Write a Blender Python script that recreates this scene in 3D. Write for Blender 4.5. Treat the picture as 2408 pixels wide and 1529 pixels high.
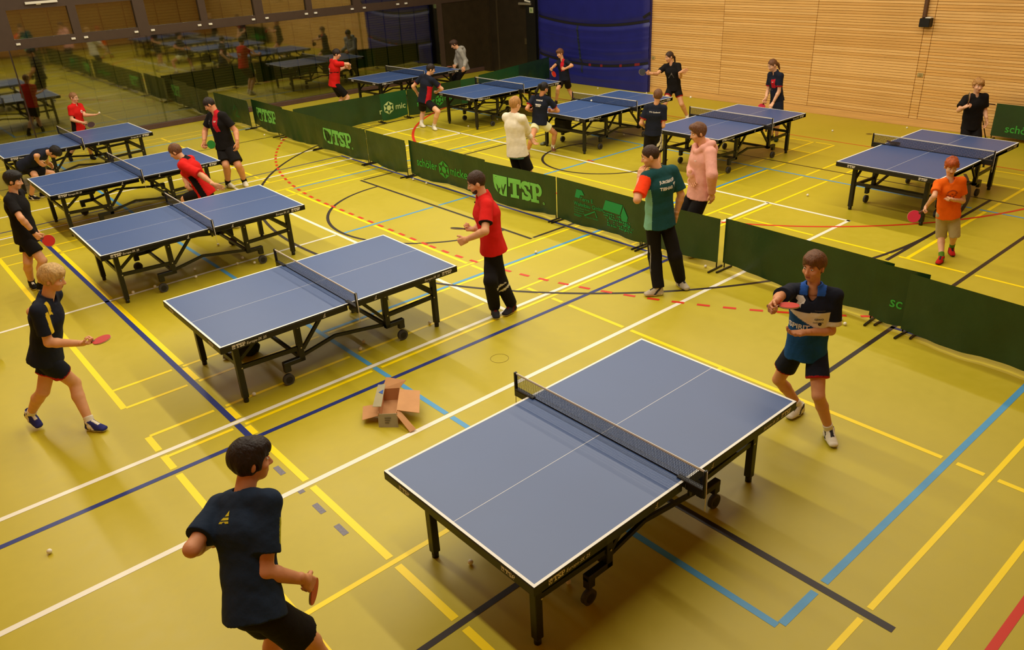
import bpy, math, random
import numpy as np
from mathutils import Vector, Matrix
from mathutils.bvhtree import BVHTree

for o in list(bpy.data.objects):
    bpy.data.objects.remove(o, do_unlink=True)
scene = bpy.context.scene
COL = scene.collection
rnd = random.Random(7)

# ------------------------------------------------------------------ camera
# hall frame: x along the long axis of the tables, y across, z up, metres
cam_d = bpy.data.cameras.new('camera')
cam = bpy.data.objects.new('camera', cam_d)
COL.objects.link(cam)
cr = Vector((0.75208, -0.65745, -0.04619))
cu = Vector((0.32305, 0.30664, 0.89533))
cf = Vector((0.57447, 0.68828, -0.44301))
cam.matrix_world = Matrix(((cr.x, cu.x, -cf.x, 0.0), (cr.y, cu.y, -cf.y, 0.0), (cr.z, cu.z, -cf.z, 4.0355), (0, 0, 0, 1)))
cam_d.sensor_width = 36.0
cam_d.lens = 27.623
cam_d.clip_start = 0.1
cam_d.clip_end = 200
scene.camera = cam

# ------------------------------------------------------------------ light
vs = scene.view_settings
vs.view_transform = 'Standard'
vs.look = 'None'
vs.gamma = 1.0
vs.exposure = 0.0
vs.use_curve_mapping = False
world = bpy.data.worlds.new('night')
scene.world = world
world.use_nodes = True
world.node_tree.nodes['Background'].inputs[0].default_value = (0.012, 0.014, 0.02, 1)
world.node_tree.nodes['Background'].inputs[1].default_value = 1.0
LAMP_Z = 6.5
LAMP_X = (1.6, 5.55, 9.5, 13.45)
for lx in LAMP_X:
    ld = bpy.data.lights.new('lamp_row', 'AREA')
    ld.shape = 'RECTANGLE'
    ld.size = 0.22
    ld.size_y = 18.0
    ld.energy = 520
    ld.color = (1.0, 0.90, 0.72)
    lo = bpy.data.objects.new('lamp_row', ld)
    lo.location = (lx, 10.9, LAMP_Z)
    COL.objects.link(lo)

# ------------------------------------------------------------------ helpers
def lin(c):
    c = c / 255.0
    return c / 12.92 if c <= 0.04045 else ((c + 0.055) / 1.055) ** 2.4
def rgb(r, g, b):
    return (lin(r), lin(g), lin(b), 1.0)
MATS = {}
def mat(name, col=None, rough=0.6, spec=0.4, var=0.0, vscale=6.0, bump=0.0, bscale=40.0, metal=0.0, coat=0.0, stretch=None):
    if name in MATS:
        return MATS[name]
    m = bpy.data.materials.new(name)
    m.use_nodes = True
    nt = m.node_tree
    b = nt.nodes['Principled BSDF']
    c = rgb(*col)
    b.inputs['Base Color'].default_value = c
    b.inputs['Roughness'].default_value = rough
    b.inputs['Specular IOR Level'].default_value = spec
    b.inputs['Metallic'].default_value = metal
    b.inputs['Coat Weight'].default_value = coat
    if var > 0 or bump > 0:
        tc = nt.nodes.new('ShaderNodeTexCoord')
        src = tc.outputs['Object']
        if stretch:
            mp = nt.nodes.new('ShaderNodeMapping')
            mp.inputs['Scale'].default_value = stretch
            nt.links.new(src, mp.inputs[0])
            src = mp.outputs[0]
    if var > 0:
        n = nt.nodes.new('ShaderNodeTexNoise')
        n.inputs['Scale'].default_value = vscale
        n.inputs['Detail'].default_value = 4
        nt.links.new(src, n.inputs['Vector'])
        r = nt.nodes.new('ShaderNodeValToRGB')
        r.color_ramp.elements[0].position = 0.3
        r.color_ramp.elements[1].position = 0.7
        r.color_ramp.elements[0].color = tuple(x * (1 - var) for x in c[:3]) + (1,)
        r.color_ramp.elements[1].color = tuple(min(1, x * (1 + var)) for x in c[:3]) + (1,)
        nt.links.new(n.outputs['Fac'], r.inputs[0])
        nt.links.new(r.outputs[0], b.inputs['Base Color'])
    if bump > 0:
        n2 = nt.nodes.new('ShaderNodeTexNoise')
        n2.inputs['Scale'].default_value = bscale
        n2.inputs['Detail'].default_value = 5
        nt.links.new(src, n2.inputs['Vector'])
        bm = nt.nodes.new('ShaderNodeBump')
        bm.inputs['Strength'].default_value = bump
        bm.inputs['Distance'].default_value = 0.02
        nt.links.new(n2.outputs['Fac'], bm.inputs['Height'])
        nt.links.new(bm.outputs[0], b.inputs['Normal'])
    MATS[name] = m
    return m

def tag(o, label=None, cat=None, group=None, kind=None):
    if label: o['label'] = label
    if cat: o['category'] = cat
    if group: o['group'] = group
    if kind: o['kind'] = kind
    return o
def link(o, parent=None):
    COL.objects.link(o)
    if parent is not None:
        o.parent = parent
    return o
def empty(name, loc=(0, 0, 0), rz=0.0):
    o = bpy.data.objects.new(name, None)
    o.empty_display_size = 0.1
    o.location = loc
    o.rotation_euler = (0, 0, rz)
    return link(o)
def copy_tree(o, parent=None):
    c = o.copy()
    COL.objects.link(c)
    c.parent = parent
    for ch in o.children:
        copy_tree(ch, c)
    return c

class MB:
    """collects simple shapes into one mesh"""
    def __init__(s):
        s.v = []; s.f = []; s.m = []; s.sm = []
    def add(s, vs_, fs, mi=0, smooth=False):
        b = len(s.v)
        s.v += [tuple(p) for p in vs_]
        for f in fs:
            s.f.append(tuple(i + b for i in f)); s.m.append(mi); s.sm.append(smooth)
        return s
    def box(s, x0, y0, z0, x1, y1, z1, mi=0):
        return s.add([(x0,y0,z0),(x1,y0,z0),(x1,y1,z0),(x0,y1,z0),(x0,y0,z1),(x1,y0,z1),(x1,y1,z1),(x0,y1,z1)],
                     [(0,3,2,1),(4,5,6,7),(0,1,5,4),(1,2,6,5),(2,3,7,6),(3,0,4,7)], mi)
    def bbox(s, x0, y0, z0, x1, y1, z1, bv=0.004, mi=0):
        """box with chamfered edges"""
        P = []
        for z, i in ((z0, bv), (z0 + bv, 0), (z1 - bv, 0), (z1, bv)):
            a, b_, c, d = x0 + i, y0 + i, x1 - i, y1 - i
            k = bv if i == 0 else bv * 0.5
            P += [(a + k, b_, z), (c - k, b_, z), (c, b_ + k, z), (c, d - k, z), (c - k, d, z), (a + k, d, z), (a, d - k, z), (a, b_ + k, z)]
        F = [tuple(range(7, -1, -1)), tuple(range(24, 32))]
        for r in range(3):
            for i in range(8):
                j = (i + 1) % 8
                F.append((r*8+i, r*8+j, r*8+8+j, r*8+8+i))
        return s.add(P, F, mi)
    def bar(s, p0, p1, w, h, mi=0, up=(0, 0, 1)):
        """rectangular bar between two points"""
        a = Vector(p0); b = Vector(p1); d = (b - a).normalized()
        u = Vector(up); u = u - d * u.dot(d)
        if u.length < 1e-4:
            u = Vector((1, 0, 0)); u = u - d * u.dot(d)
        u.normalize(); l = d.cross(u)
        P = []
        for q in (a, b):
            for sx, sy in ((-1,-1),(1,-1),(1,1),(-1,1)):
                P.append(q + l * (sx * w / 2) + u * (sy * h / 2))
        return s.add(P, [(0,3,2,1),(4,5,6,7),(0,1,5,4),(1,2,6,5),(2,3,7,6),(3,0,4,7)], mi)
    def tube(s, pts, r, n=8, mi=0, caps=True):
        pts = [Vector(p) for p in pts]
        rings = []
        ref = None
        for i, p in enumerate(pts):
            d = (pts[min(i + 1, len(pts) - 1)] - pts[max(i - 1, 0)]).normalized()
            if ref is None:
                ref = d.orthogonal().normalized()
            ref = (ref - d * ref.dot(d)).normalized()
            l = d.cross(ref)
            rr = r[i] if isinstance(r, (list, tuple)) else r
            rings.append([p + (ref * math.cos(2*math.pi*k/n) + l * math.sin(2*math.pi*k/n)) * rr for k in range(n)])
        F = []
        for i in range(len(rings) - 1):
            for k in range(n):
                k2 = (k + 1) % n
                F.append((i*n+k, i*n+k2, (i+1)*n+k2, (i+1)*n+k))
        s.add([q for R in rings for q in R], F, mi, True)
        if caps:
            b = len(s.v) - len(rings) * n
            s.f.append(tuple(b + k for k in range(n - 1, -1, -1))); s.m.append(mi); s.sm.append(False)
            e = b + (len(rings) - 1) * n
            s.f.append(tuple(e + k for k in range(n))); s.m.append(mi); s.sm.append(False)
        return s
    def sphere(s, c, r, n=12, mi=0):
        P = [(c[0], c[1], c[2] + r)]
        m = n // 2
        for i in range(1, m):
            t = math.pi * i / m
            for k in range(n):
                a = 2 * math.pi * k / n
                P.append((c[0] + r*math.sin(t)*math.cos(a), c[1] + r*math.sin(t)*math.sin(a), c[2] + r*math.cos(t)))
        P.append((c[0], c[1], c[2] - r))
        F = [(0, 1 + k, 1 + (k + 1) % n) for k in range(n)]
        for i in range(m - 2):
            for k in range(n):
                F.append((1+i*n+k, 1+(i+1)*n+k, 1+(i+1)*n+(k+1)%n, 1+i*n+(k+1)%n))
        e = len(P) - 1
        F += [(e, 1+(m-2)*n+(k+1)%n, 1+(m-2)*n+k) for k in range(n)]
        return s.add(P, F, mi, True)
    def poly(s, pts, mi=0):
        return s.add(pts, [tuple(range(len(pts)))], mi)
    def mesh(s, name, mats):
        me = bpy.data.meshes.new(name)
        me.from_pydata(s.v, [], s.f)
        for m in mats:
            me.materials.append(m)
        me.polygons.foreach_set('material_index', s.m)
        me.polygons.foreach_set('use_smooth', s.sm)
        me.update()
        return me
    def build(s, name, mats, parent=None, loc=None):
        if not isinstance(mats, (list, tuple)):
            mats = [mats]
        o = bpy.data.objects.new(name, s.mesh(name, mats))
        if loc is not None:
            o.location = loc
        return link(o, parent)

# ---- lettering, returned as flat polygons (x right, y up)
def text2d(txt, size=1.0, bold=0.0, shear=0.0, align='LEFT', space=1.0):
    cu_ = bpy.data.curves.new('t', 'FONT')
    cu_.body = txt
    cu_.size = size
    cu_.offset = bold
    cu_.shear = shear
    cu_.align_x = align
    cu_.space_character = space
    cu_.resolution_u = 3
    o = bpy.data.objects.new('t', cu_)
    COL.objects.link(o)
    dg = bpy.context.evaluated_depsgraph_get()
    me = bpy.data.meshes.new_from_object(o.evaluated_get(dg))
    V = [(v.co.x, v.co.y) for v in me.vertices]
    F = [tuple(p.vertices) for p in me.polygons]
    bpy.data.objects.remove(o, do_unlink=True)
    bpy.data.curves.remove(cu_)
    bpy.data.meshes.remove(me)
    return V, F
def join2d(parts):
    V = []; F = []
    for (v, f), dx, dy, sc in parts:
        b = len(V)
        V += [(x * sc + dx, y * sc + dy) for x, y in v]
        F += [tuple(i + b for i in q) for q in f]
    return V, F
def rects(L):
    V = []; F = []
    for x0, y0, x1, y1 in L:
        b = len(V)
        V += [(x0, y0), (x1, y0), (x1, y1), (x0, y1)]
        F.append((b, b + 1, b + 2, b + 3))
    return V, F
def stroke(pts, w):
    V = []; F = []
    n = len(pts)
    for i, (x, y) in enumerate(pts):
        x0, y0 = pts[max(i - 1, 0)]; x1, y1 = pts[min(i + 1, n - 1)]
        d = math.hypot(x1 - x0, y1 - y0); nx, ny = -(y1 - y0) / d, (x1 - x0) / d
        V += [(x + nx * w / 2, y + ny * w / 2), (x - nx * w / 2, y - ny * w / 2)]
    for i in range(n - 1):
        F.append((2*i, 2*i+1, 2*i+3, 2*i+2))
    return V, F
def arc(cx, cy, rx, ry, a0, a1, n):
    return [(cx + rx * math.cos(math.radians(a0 + (a1 - a0) * i / n)), cy + ry * math.sin(math.radians(a0 + (a1 - a0) * i / n))) for i in range(n + 1)]
def slab_T():
    return rects([(0, .74, .86, 1), (0, .55, .13, .74), (.73, .55, .86, .74), (.30, 0, .56, .74), (.16, 0, .70, .16)])
def slab_S():
    c = arc(.37, .74, .25, .15, 20, 270, 12)[:-1] + arc(.37, .26, .25, .16, 90, -160, 12)
    a = stroke(c, .22)
    b = rects([(.55, .62, .68, 1.0), (.06, 0, .19, .38)])
    return join2d([(a, 0, 0, 1), (b, 0, 0, 1)])
def slab_P():
    a = rects([(.12, 0, .38, 1), (0, 0, .52, .16), (0, .84, .4, 1), (.38, .86, .52, 1), (.38, .38, .52, .52)])
    b = stroke(arc(.50, .69, .20, .24, 90, -90, 10), .19)
    return join2d([(a, 0, 0, 1), (b, 0, 0, 1)])
def TSP(h=1.0):
    return join2d([(slab_T(), 0, 0, h), (slab_S(), .84 * h, 0, h), (slab_P(), 1.54 * h, 0, h)])

# ------------------------------------------------------------------ the hall
M_floor = bpy.data.materials.new('sports_floor')
def floor_mat():
    m = M_floor
    m.use_nodes = True
    nt = m.node_tree
    b = nt.nodes['Principled BSDF']
    tc = nt.nodes.new('ShaderNodeTexCoord')
    n = nt.nodes.new('ShaderNodeTexNoise'); n.inputs['Scale'].default_value = 0.55; n.inputs['Detail'].default_value = 7; n.inputs['Roughness'].default_value = 0.6
    n2 = nt.nodes.new('ShaderNodeTexNoise'); n2.inputs['Scale'].default_value = 9.0; n2.inputs['Detail'].default_value = 6
    nt.links.new(tc.outputs['Object'], n.inputs['Vector']); nt.links.new(tc.outputs['Object'], n2.inputs['Vector'])
    mx = nt.nodes.new('ShaderNodeMath'); mx.operation = 'MULTIPLY_ADD'; mx.inputs[1].default_value = 0.35
    nt.links.new(n2.outputs['Fac'], mx.inputs[0]); nt.links.new(n.outputs['Fac'], mx.inputs[2])
    r = nt.nodes.new('ShaderNodeValToRGB')
    r.color_ramp.elements[0].position = 0.48; r.color_ramp.elements[1].position = 0.86
    r.color_ramp.elements[0].color = FLOOR_A; r.color_ramp.elements[1].color = FLOOR_B
    nt.links.new(mx.outputs[0], r.inputs[0]); nt.links.new(r.outputs[0], b.inputs['Base Color'])
    rr = nt.nodes.new('ShaderNodeMapRange'); rr.inputs['To Min'].default_value = 0.36; rr.inputs['To Max'].default_value = 0.48
    nt.links.new(n2.outputs['Fac'], rr.inputs['Value']); nt.links.new(rr.outputs[0], b.inputs['Roughness'])
    b.inputs['Specular IOR Level'].default_value = 0.5
FLOOR_A = rgb(180, 164, 28); FLOOR_B = rgb(190, 173, 40)
floor_mat()
X0, X1, Y0, Y1, ZC = -1.4, 17.52, -1.2, 21.62, 7.2
floor = MB().box(X0 - .3, Y0 - .3, -0.1, X1 + .25, Y1 + .4, 0.0).build('floor', M_floor)
tag(floor, 'olive yellow linoleum sports floor with coloured court lines', kind='structure')

LC = {'w': mat('line_white', (238, 233, 215), .4), 'y': mat('line_yellow', (255, 224, 0), .4), 'b': mat('line_dark_blue', (36, 48, 118), .4, var=.1, vscale=30),
      's': mat('line_sky_blue', (84, 156, 205), .4, var=.05), 'k': mat('line_black', (44, 32, 26), .45), 'r': mat('line_red', (208, 50, 24), .4)}
# axis parallel strips: colour, 'h' (y const) or 'v' (x const), const, from, to, width, rank (higher rank is never interrupted)
S = []
def hl(c, y, x0, x1, w=.05, rank=5): S.append([c, 'h', y, x0, x1, w, rank])
def vl(c, x, y0, y1, w=.05, rank=5): S.append([c, 'v', x, y0, y1, w, rank])
for y in (6.61, 14.69): hl('w', y, X0, 11.02, .055, 9)
for y in (5.25, 16.05): hl('w', y, X0, 11.045, .055, 9)
vl('w', 11.02, 5.22, 16.08, .055, 9)
vl('w', 5.45, 6.58, 14.72, .055, 9)
hl('w', 10.65, 0.55, 5.42, .05, 8)
hl('b', 6.235, X0, 8.06, .055, 8); hl('b', 15.07, X0, 8.06, .04, 8)
vl('b', 8.08, 6.21, 15.09, .05, 8); vl('b', 2.02, 6.26, 15.04, .06, 8)
vl('b', 8.08, -1, 3.2, .05, 8)
hl('k', 3.18, X0, 17.4, .05, 8); hl('k', 18.14, X0, 9.0, .04, 8)
vl('k', 4.04, 1.24, 3.2, .06, 8); hl('k', 4.13, 9.9, 13.32, .05, 7); vl('k', 13.3, 2.2, 18.0, .035, 7)
vl('k', 7.33, 8.23, 13.06, .05, 7); hl('k', 8.25, 7.38, 8.4, .05, 6); hl('k', 13.04, 7.38, 12.2, .05, 6); hl('k', 17.15, 9.5, 13.3, .035, 6)
hl('r', .77, X0, 17.4, .055, 7); vl('r', 15.31, 1.5, 18.5, .03, 7)
vl('s', 3.55, 1.76, 19.6, .055, 4); vl('s', 12.73, 1.76, 19.6, .045, 6)
hl('s', 1.745, 3.58, 12.7, .055, 5); hl('s', 19.55, 3.58, 12.7, .055, 5)
hl('s', 10.63, 5.54, 12.7, .05, 4); hl('s', 7.735, 3.58, 12.7, .05, 4); hl('s', 13.57, 6.2, 12.7, .04, 4)
for y0 in (0.97, 7.67, 14.33):
    for dy in (0, .455, 5.55, 6.005):
        hl('y', y0 + dy, 1.34, 15.02, .042, 2)
    vl('y', 1.32, y0, y0 + 6.0, .06, 1); vl('y', 15.02, y0, y0 + 6.0, .042, 1)
    vl('y', 2.08, y0, y0 + 6.0, .06, 1); vl('y', 14.2, y0, y0 + 6.0, .042, 1)
    vl('y', 6.07, y0, y0 + 6.0, .05, 1); vl('y', 10.13, y0, y0 + 6.0, .045, 1)
    hl('y', y0 + 3.0, 1.34, 6.05, .045, 1.5) if y0 != 7.67 else None
    hl('y', y0 + 3.0, 10.15, 15.0, .05, 1.5) if y0 != 7.67 else None
HOLE = .03
for i, (c, o, k, a, b, w, rank) in enumerate(S):
    cuts = []
    for j, (c2, o2, k2, a2, b2, w2, rank2) in enumerate(S):
        if o2 != o and rank2 > rank and a - .1 < k2 < b + .1 and a2 - .02 < k < b2 + .02:
            g = w2 / 2 + (HOLE if c == 'y' or c2 == 'k' else .012)
            cuts.append((k2 - g, k2 + g))
    cuts.sort()
    segs = []; cur = a
    for c0, c1 in cuts:
        if c0 > cur + .02: segs.append((cur, c0))
        cur = max(cur, c1)
    if b > cur + .02: segs.append((cur, b))
    mb = MB(); z = .0012 + rank * .00006
    for s0, s1 in segs:
        if o == 'h': P = [(s0, k - w/2, z), (s1, k - w/2, z), (s1, k + w/2, z), (s0, k + w/2, z)]
        else: P = [(k - w/2, s0, z), (k + w/2, s0, z), (k + w/2, s1, z), (k - w/2, s1, z)]
        mb.poly(P)
    if segs: mb.build('court_line', LC[c], floor)
def arcline(c, cx, cy, r, a0, a1, w=.05, z=.0019, dash=None):
    mb = MB(); L = abs(math.radians(a1 - a0)) * r
    n = max(8, int(L / .12)) if not dash else int(L / dash)
    for i in range(n):
        if dash and i % 2: continue
        t0 = math.radians(a0 + (a1 - a0) * i / n); t1 = math.radians(a0 + (a1 - a0) * (i + 1) / n)
        mb.poly([(cx + (r + q) * math.cos(t), cy + (r + q) * math.sin(t), z) for q, t in ((-w/2, t0), (w/2, t0), (w/2, t1), (-w/2, t1))])
    mb.build('court_line', LC[c], floor)
arcline('k', 7.33, 10.64, 1.80, 90, 270)
arcline('k', 11.5, 10.63, 1.24, 60, 300)
arcline('k', 11.27, 10.63, 6.5, 60, 300, .05)
arcline('r', 15.0, 9.15, 5.83, 180, 268); arcline('r', 15.0, 12.15, 5.83, 92, 180, .06)
MB().poly([(9.145, 9.15, .0018), (9.195, 9.15, .0018), (9.195, 12.15, .0018), (9.145, 12.15, .0018)]).build('court_line', LC['r'], floor)
arcline('r', 15.0, 9.15, 8.87, 180, 222, .05, .0021, .151); arcline('r', 15.0, 12.15, 8.87, 180, 140, .05, .0021, .151)
mb = MB(); y = 9.2
while y < 12.15:
    mb.poly([(6.105, y, .0021), (6.155, y, .0021), (6.155, y + .15, .0021), (6.105, y + .15, .0021)]); y += .302
mb.build('court_line', LC['r'], floor)
MB().poly([(11.085, 10.55, .0021), (11.135, 10.55, .0021), (11.135, 10.72, .0021), (11.085, 10.72, .0021)]).build('court_line', LC['r'], floor)
# worn tape pieces and floor socket covers
tape = mat('grey_tape', (122, 118, 128), .5, var=.15, vscale=60)
for (x, y, lx, ly) in ((1.98, 5.60, .05, .15), (1.98, 5.20, .05, .05), (1.98, 4.90, .05, .15), (1.98, 4.55, .05, .15)):
    MB().box(x - lx/2, y - ly/2, .0005, x + lx/2, y + ly/2, .0016).build('floor_tape', tape, floor)
cover = mat('socket_cover', (176, 150, 30), .5)
seam = mat('socket_seam', (120, 100, 20), .6)
for (x, y) in ((4.61, 5.76), (16.3, 7.6), (15.7, 6.9), (15.0, 8.9)):
    mb = MB(); n = 32
    R = .095 if x < 6 else .06
    for k in range(n):
        a0 = 2*math.pi*k/n; a1 = 2*math.pi*(k+1)/n
        mb.poly([(x+R*math.cos(a0), y+R*math.sin(a0), .0018), (x+(R+.004)*math.cos(a0), y+(R+.004)*math.sin(a0), .0018), (x+(R+.004)*math.cos(a1), y+(R+.004)*math.sin(a1), .0018), (x+R*math.cos(a1), y+R*math.sin(a1), .0018)], 1)
    if x > 6: mb.poly([(x+R*math.cos(2*math.pi*k/n), y+R*math.sin(2*math.pi*k/n), .0016) for k in range(n)], 0)
    mb.build('socket_cover', [cover if x < 6 else seam, seam], floor)

# wood clad walls
def wood(name, c, stretch):
    return mat(name, c, .42, .35, var=.16, vscale=2.2, bump=.08, bscale=30, stretch=stretch)
W_r = [wood('spruce_a', (226, 178, 106), (8, .7, 60)), wood('spruce_b', (220, 170, 97), (8, .6, 55)), wood('spruce_c', (232, 186, 116), (8, .8, 50))]
back = mat('slat_backing', (112, 74, 30), .8)
WX = 17.46
wall_right = MB().box(WX + .03, Y0, 0, WX + .2, 14.75, ZC).build('wall_right', back)
tag(wall_right, 'wall clad in horizontal spruce slats on the right', kind='structure')
PITCH, SL = .0565, .0508
segs = [(-1.2, 2.27), (2.278, 4.71), (4.718, 7.17), (7.178, 7.35), (7.358, 9.722), (9.73, 12.19), (12.198, 14.72)]
slat_me = {}
NR = 42
for si, (a, b) in enumerate(segs):
    for k in range(NR):
        mi = rnd.randrange(3)
        key = (si, mi)
        if key not in slat_me:
            slat_me[key] = MB().bbox(WX, a, 0, WX + .028, b, SL, .004).mesh('slat', [W_r[mi]])
        o = bpy.data.objects.new('slat', slat_me[key]); o.location = (0, 0, .165 + k * PITCH); link(o, wall_right)
mb = MB()
for (a, b) in segs:
    k = NR
    while .165 + k * PITCH < ZC - .1:
        z = .165 + k * PITCH; mb.box(WX, a, z, WX + .028, b, z + SL, k % 3); k += 1
tag(mb.build('upper_slats', W_r, wall_right), kind='stuff')
MB().bbox(WX - .006, -1.2, .0, WX + .028, 14.72, .158, .004).build('kick_board', wood('kick_wood', (220, 170, 100), (6, .5, 20)), wall_right)
# wall behind the viewer and on the left, seen only mirrored in the glass
wall_front = MB().box(X0 - .2, Y0 - .2, 0, X1 + .2, Y0 - .03, ZC).build('wall_front', back)
tag(wall_front, 'wall clad in horizontal slats behind the viewer', kind='structure')
mb = MB(); k = 0
W_f = [wood('spruce_d', (190, 138, 70), (.7, 8, 60)), wood('spruce_e', (182, 130, 64), (.6, 8, 50))]
while .1 + k * .09 < ZC - .1:
    z = .1 + k * .09
    for a in np.arange(X0, X1, 2.45): mb.box(a, Y0 - .03, z, a + 2.435, Y0, z + .08, k % 2)
    k += 1
tag(mb.build('slats', W_f, wall_front), kind='stuff')
wall_left = MB().box(X0 - .2, Y0, 0, X0, Y1 + .3, ZC).build('wall_left', mat('wall_left_wood', (184, 134, 68), .5, var=.12, vscale=3, stretch=(8, .6, 40)))
tag(wall_left, 'plain wood panelled wall on the left', kind='structure')
ceiling = MB().box(X0 - .2, Y0 - .2, ZC, X1 + .2, Y1 + .3, ZC + .15).build('ceiling', mat('ceiling', (112, 96, 74), .8))
tag(ceiling, 'ceiling of the hall', kind='structure')
hous = mat('lamp_housing', (170, 168, 160), .5)
for lx in LAMP_X:
    mb = MB(); mb.box(lx - .14, .8, LAMP_Z + .02, lx + .14, 20.0, LAMP_Z + .1)
    for yy in (2, 8, 14, 19): mb.box(lx - .01, yy, LAMP_Z + .1, lx + .01, yy + .02, ZC)
    mb.build('lamp_housing', hous, ceiling)

# ---- glazed back wall with closed blinds outside
brown = mat('frame_brown', (70, 54, 42), .45, var=.06)
GY = 21.75
wall_back = MB()
cols = [(-1.5, -1.3), (.42, .70), (3.49, 3.84), (6.58, 6.85), (9.66, 9.91), (12.70, 12.95), (15.49, 15.87)]
wall_back.box(X0, GY - .06, 2.24, 17.4, GY + .06, 2.45).box(X0, GY - .06, 3.07, 17.4, GY + .06, 3.5).box(X0, GY - .02, 3.5, X1, GY + .2, ZC)
wall_back.box(X0, GY - .03, 0, 17.4, GY + .06, .10)
for a, b in cols: wall_back.box(a, GY - .07, 0.0, b, GY + .08, 3.1)
for a in (-.3, 2.05, 5.11, 8.18, 11.20, 14.28): wall_back.box(a, GY - .062, 2.45, a + .18, GY + .06, 3.07)
wall_back = wall_back.build('wall_back', brown)
tag(wall_back, 'dark brown frame of the glazed back wall', kind='structure')
sill = MB().bbox(X0, Y1 - .02, 0, 17.42, GY - .03, .125, .006).build('baseboard_back', mat('sill_brown', (84, 60, 50), .5, var=.08))
tag(sill, 'brown sill along the foot of the glazed wall', kind='structure')
glass = bpy.data.materials.new('dark_glass'); glass.use_nodes = True
nt = glass.node_tree; nt.nodes.clear()
out = nt.nodes.new('ShaderNodeOutputMaterial'); mix = nt.nodes.new('ShaderNodeMixShader'); tr = nt.nodes.new('ShaderNodeBsdfTransparent'); gl = nt.nodes.new('ShaderNodeBsdfGlossy'); fr = nt.nodes.new('ShaderNodeFresnel')
tr.inputs[0].default_value = (.70, .72, .60, 1); gl.inputs['Roughness'].default_value = .035; gl.inputs[0].default_value = (.95, .97, .9, 1); fr.inputs[0].default_value = 1.5
mm = nt.nodes.new('ShaderNodeMath'); mm.operation = 'MULTIPLY_ADD'; mm.inputs[1].default_value = 1.9; mm.inputs[2].default_value = .13; mm.use_clamp = True
nt.links.new(fr.outputs[0], mm.inputs[0]); nt.links.new(mm.outputs[0], mix.inputs[0]); nt.links.new(tr.outputs[0], mix.inputs[1]); nt.links.new(gl.outputs[0], mix.inputs[2]); nt.links.new(mix.outputs[0], out.inputs[0])
bl_m = mat('blind_slat', (176, 158, 100), .5, .3)
cord_m = mat('blind_cord', (30, 26, 18), .8)
wi = 0
edges = [(-1.3, .42), (.70, 3.49), (3.84, 6.58), (6.85, 9.66), (9.91, 12.70), (12.95, 15.49)]
for a, b in edges:
    wi += 1
    w = MB().box(a - .16, GY - .094, .10, b + .16, GY - .086, 2.24).build('window_%d' % wi, glass)
    tag(w, 'large dark lower pane of the glazed wall', kind='structure')
    mids = [m_ for m_ in (-.3, 2.05, 5.11, 8.18, 11.20, 14.28) if a < m_ < b]
    mid = mids[0]
    for p, q in ((a, mid), (mid + .18, b)):
        MB().box(p, GY - .004, 2.45, q, GY + .004, 3.07).build('upper_pane', glass, w)
    mb = MB(); z = .12
    while z < 3.1:
        mb.add([(a, GY + .16, z), (b, GY + .16, z), (b, GY + .19, z + .06), (a, GY + .19, z + .06)], [(0, 1, 2, 3)])
        z += .068
    tag(mb.build('blind', bl_m, w), kind='stuff')
    x = a + .3
    while x < b - .1:
        MB().box(x, GY + .13, .1, x + .018, GY + .15, 3.1).build('blind_cord', cord_m, w); x += .56
    # pale clips under the transom
wht = mat('pale_plastic', (225, 222, 208), .5)
for i, x in enumerate((3.36, 3.89, 5.06, 5.34, 6.51, 6.91, 8.10, 8.39, 9.58, 9.97, 11.16, 11.45, 12.64, 13.05, 14.23, 14.53)):
    MB().bbox(x - .045, GY - .10, 2.33, x + .045, GY - .06, 2.375, .004).build('pale_clip', wht, wall_back)
mb = MB(); mb.bar((4.26, GY - .11, 3.19), (4.93, GY - .11, 3.19), .05, .05); mb.bbox(4.48, GY - .11, 3.14, 4.58, GY - .06, 3.21, .005)
tag(mb.build('window_opener', wht), 'white bar shaped window opener on the brown beam, top left', 'window opener')
dark_out = MB().box(X0 - 1, GY + .45, -.3, X1 + 2, GY + .5, ZC).build('wall_outside', mat('night', (10, 10, 9), .9))
tag(dark_out, 'dark outside behind the blinds', kind='structure')

# ---- corner on the right: dark door, post, kit
dk = mat('door_dark', (44, 36, 24), .30, .5, var=.15, vscale=5)
blk = mat('black_paint', (18, 17, 15), .45)
MB_c = MB().box(15.87, GY - .04, .1, 17.42, GY + .02, ZC).box(17.40, 21.28, 0, 17.56, GY, ZC)
tag(MB_c.build('wall_corner', mat('panel_dark', (52, 42, 26), .25, .5, var=.12, vscale=4)), 'dark panel beside the corner of the glazed wall', kind='structure')
door = MB().box(17.50, 19.43, .02, 17.56, 21.28, 2.6).build('door_1', dk)
tag(door, 'dark double door in the far corner', kind='structure')
MB().box(17.495, 20.88, .05, 17.50, 20.95, 2.6).build('door_stile', mat('stile', (62, 52, 34), .4), door)
MB().bbox(17.47, 19.44, .95, 17.50, 19.59, 1.14, .006).build('handle_plate', mat('plate', (96, 86, 60), .35, metal=.6), door)
post = MB().box(17.42, 19.0, 0, 17.6, 19.43, ZC).box(17.5, 14.75, 0, 17.6, 19.0, ZC).build('wall_post', blk)
tag(post, 'black post beside the dark double door', kind='structure')
MB().box(17.44, 19.0, 2.6, 17.6, 21.3, ZC).build('lintel', blk, post)
cl = empty('door_closer', (17.44, 19.45, 2.12)); MB().bbox(-.06, -.28, 0, .0, .28, .07, .008).build('housing', mat('closer_grey', (120, 112, 92), .5), cl); MB().bar((-.03, -.25, .1), (-.03, .0, .13), .03, .04).build('arm', wht, cl)
tag(cl, 'grey door closer above the dark double door', 'door closer')
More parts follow.
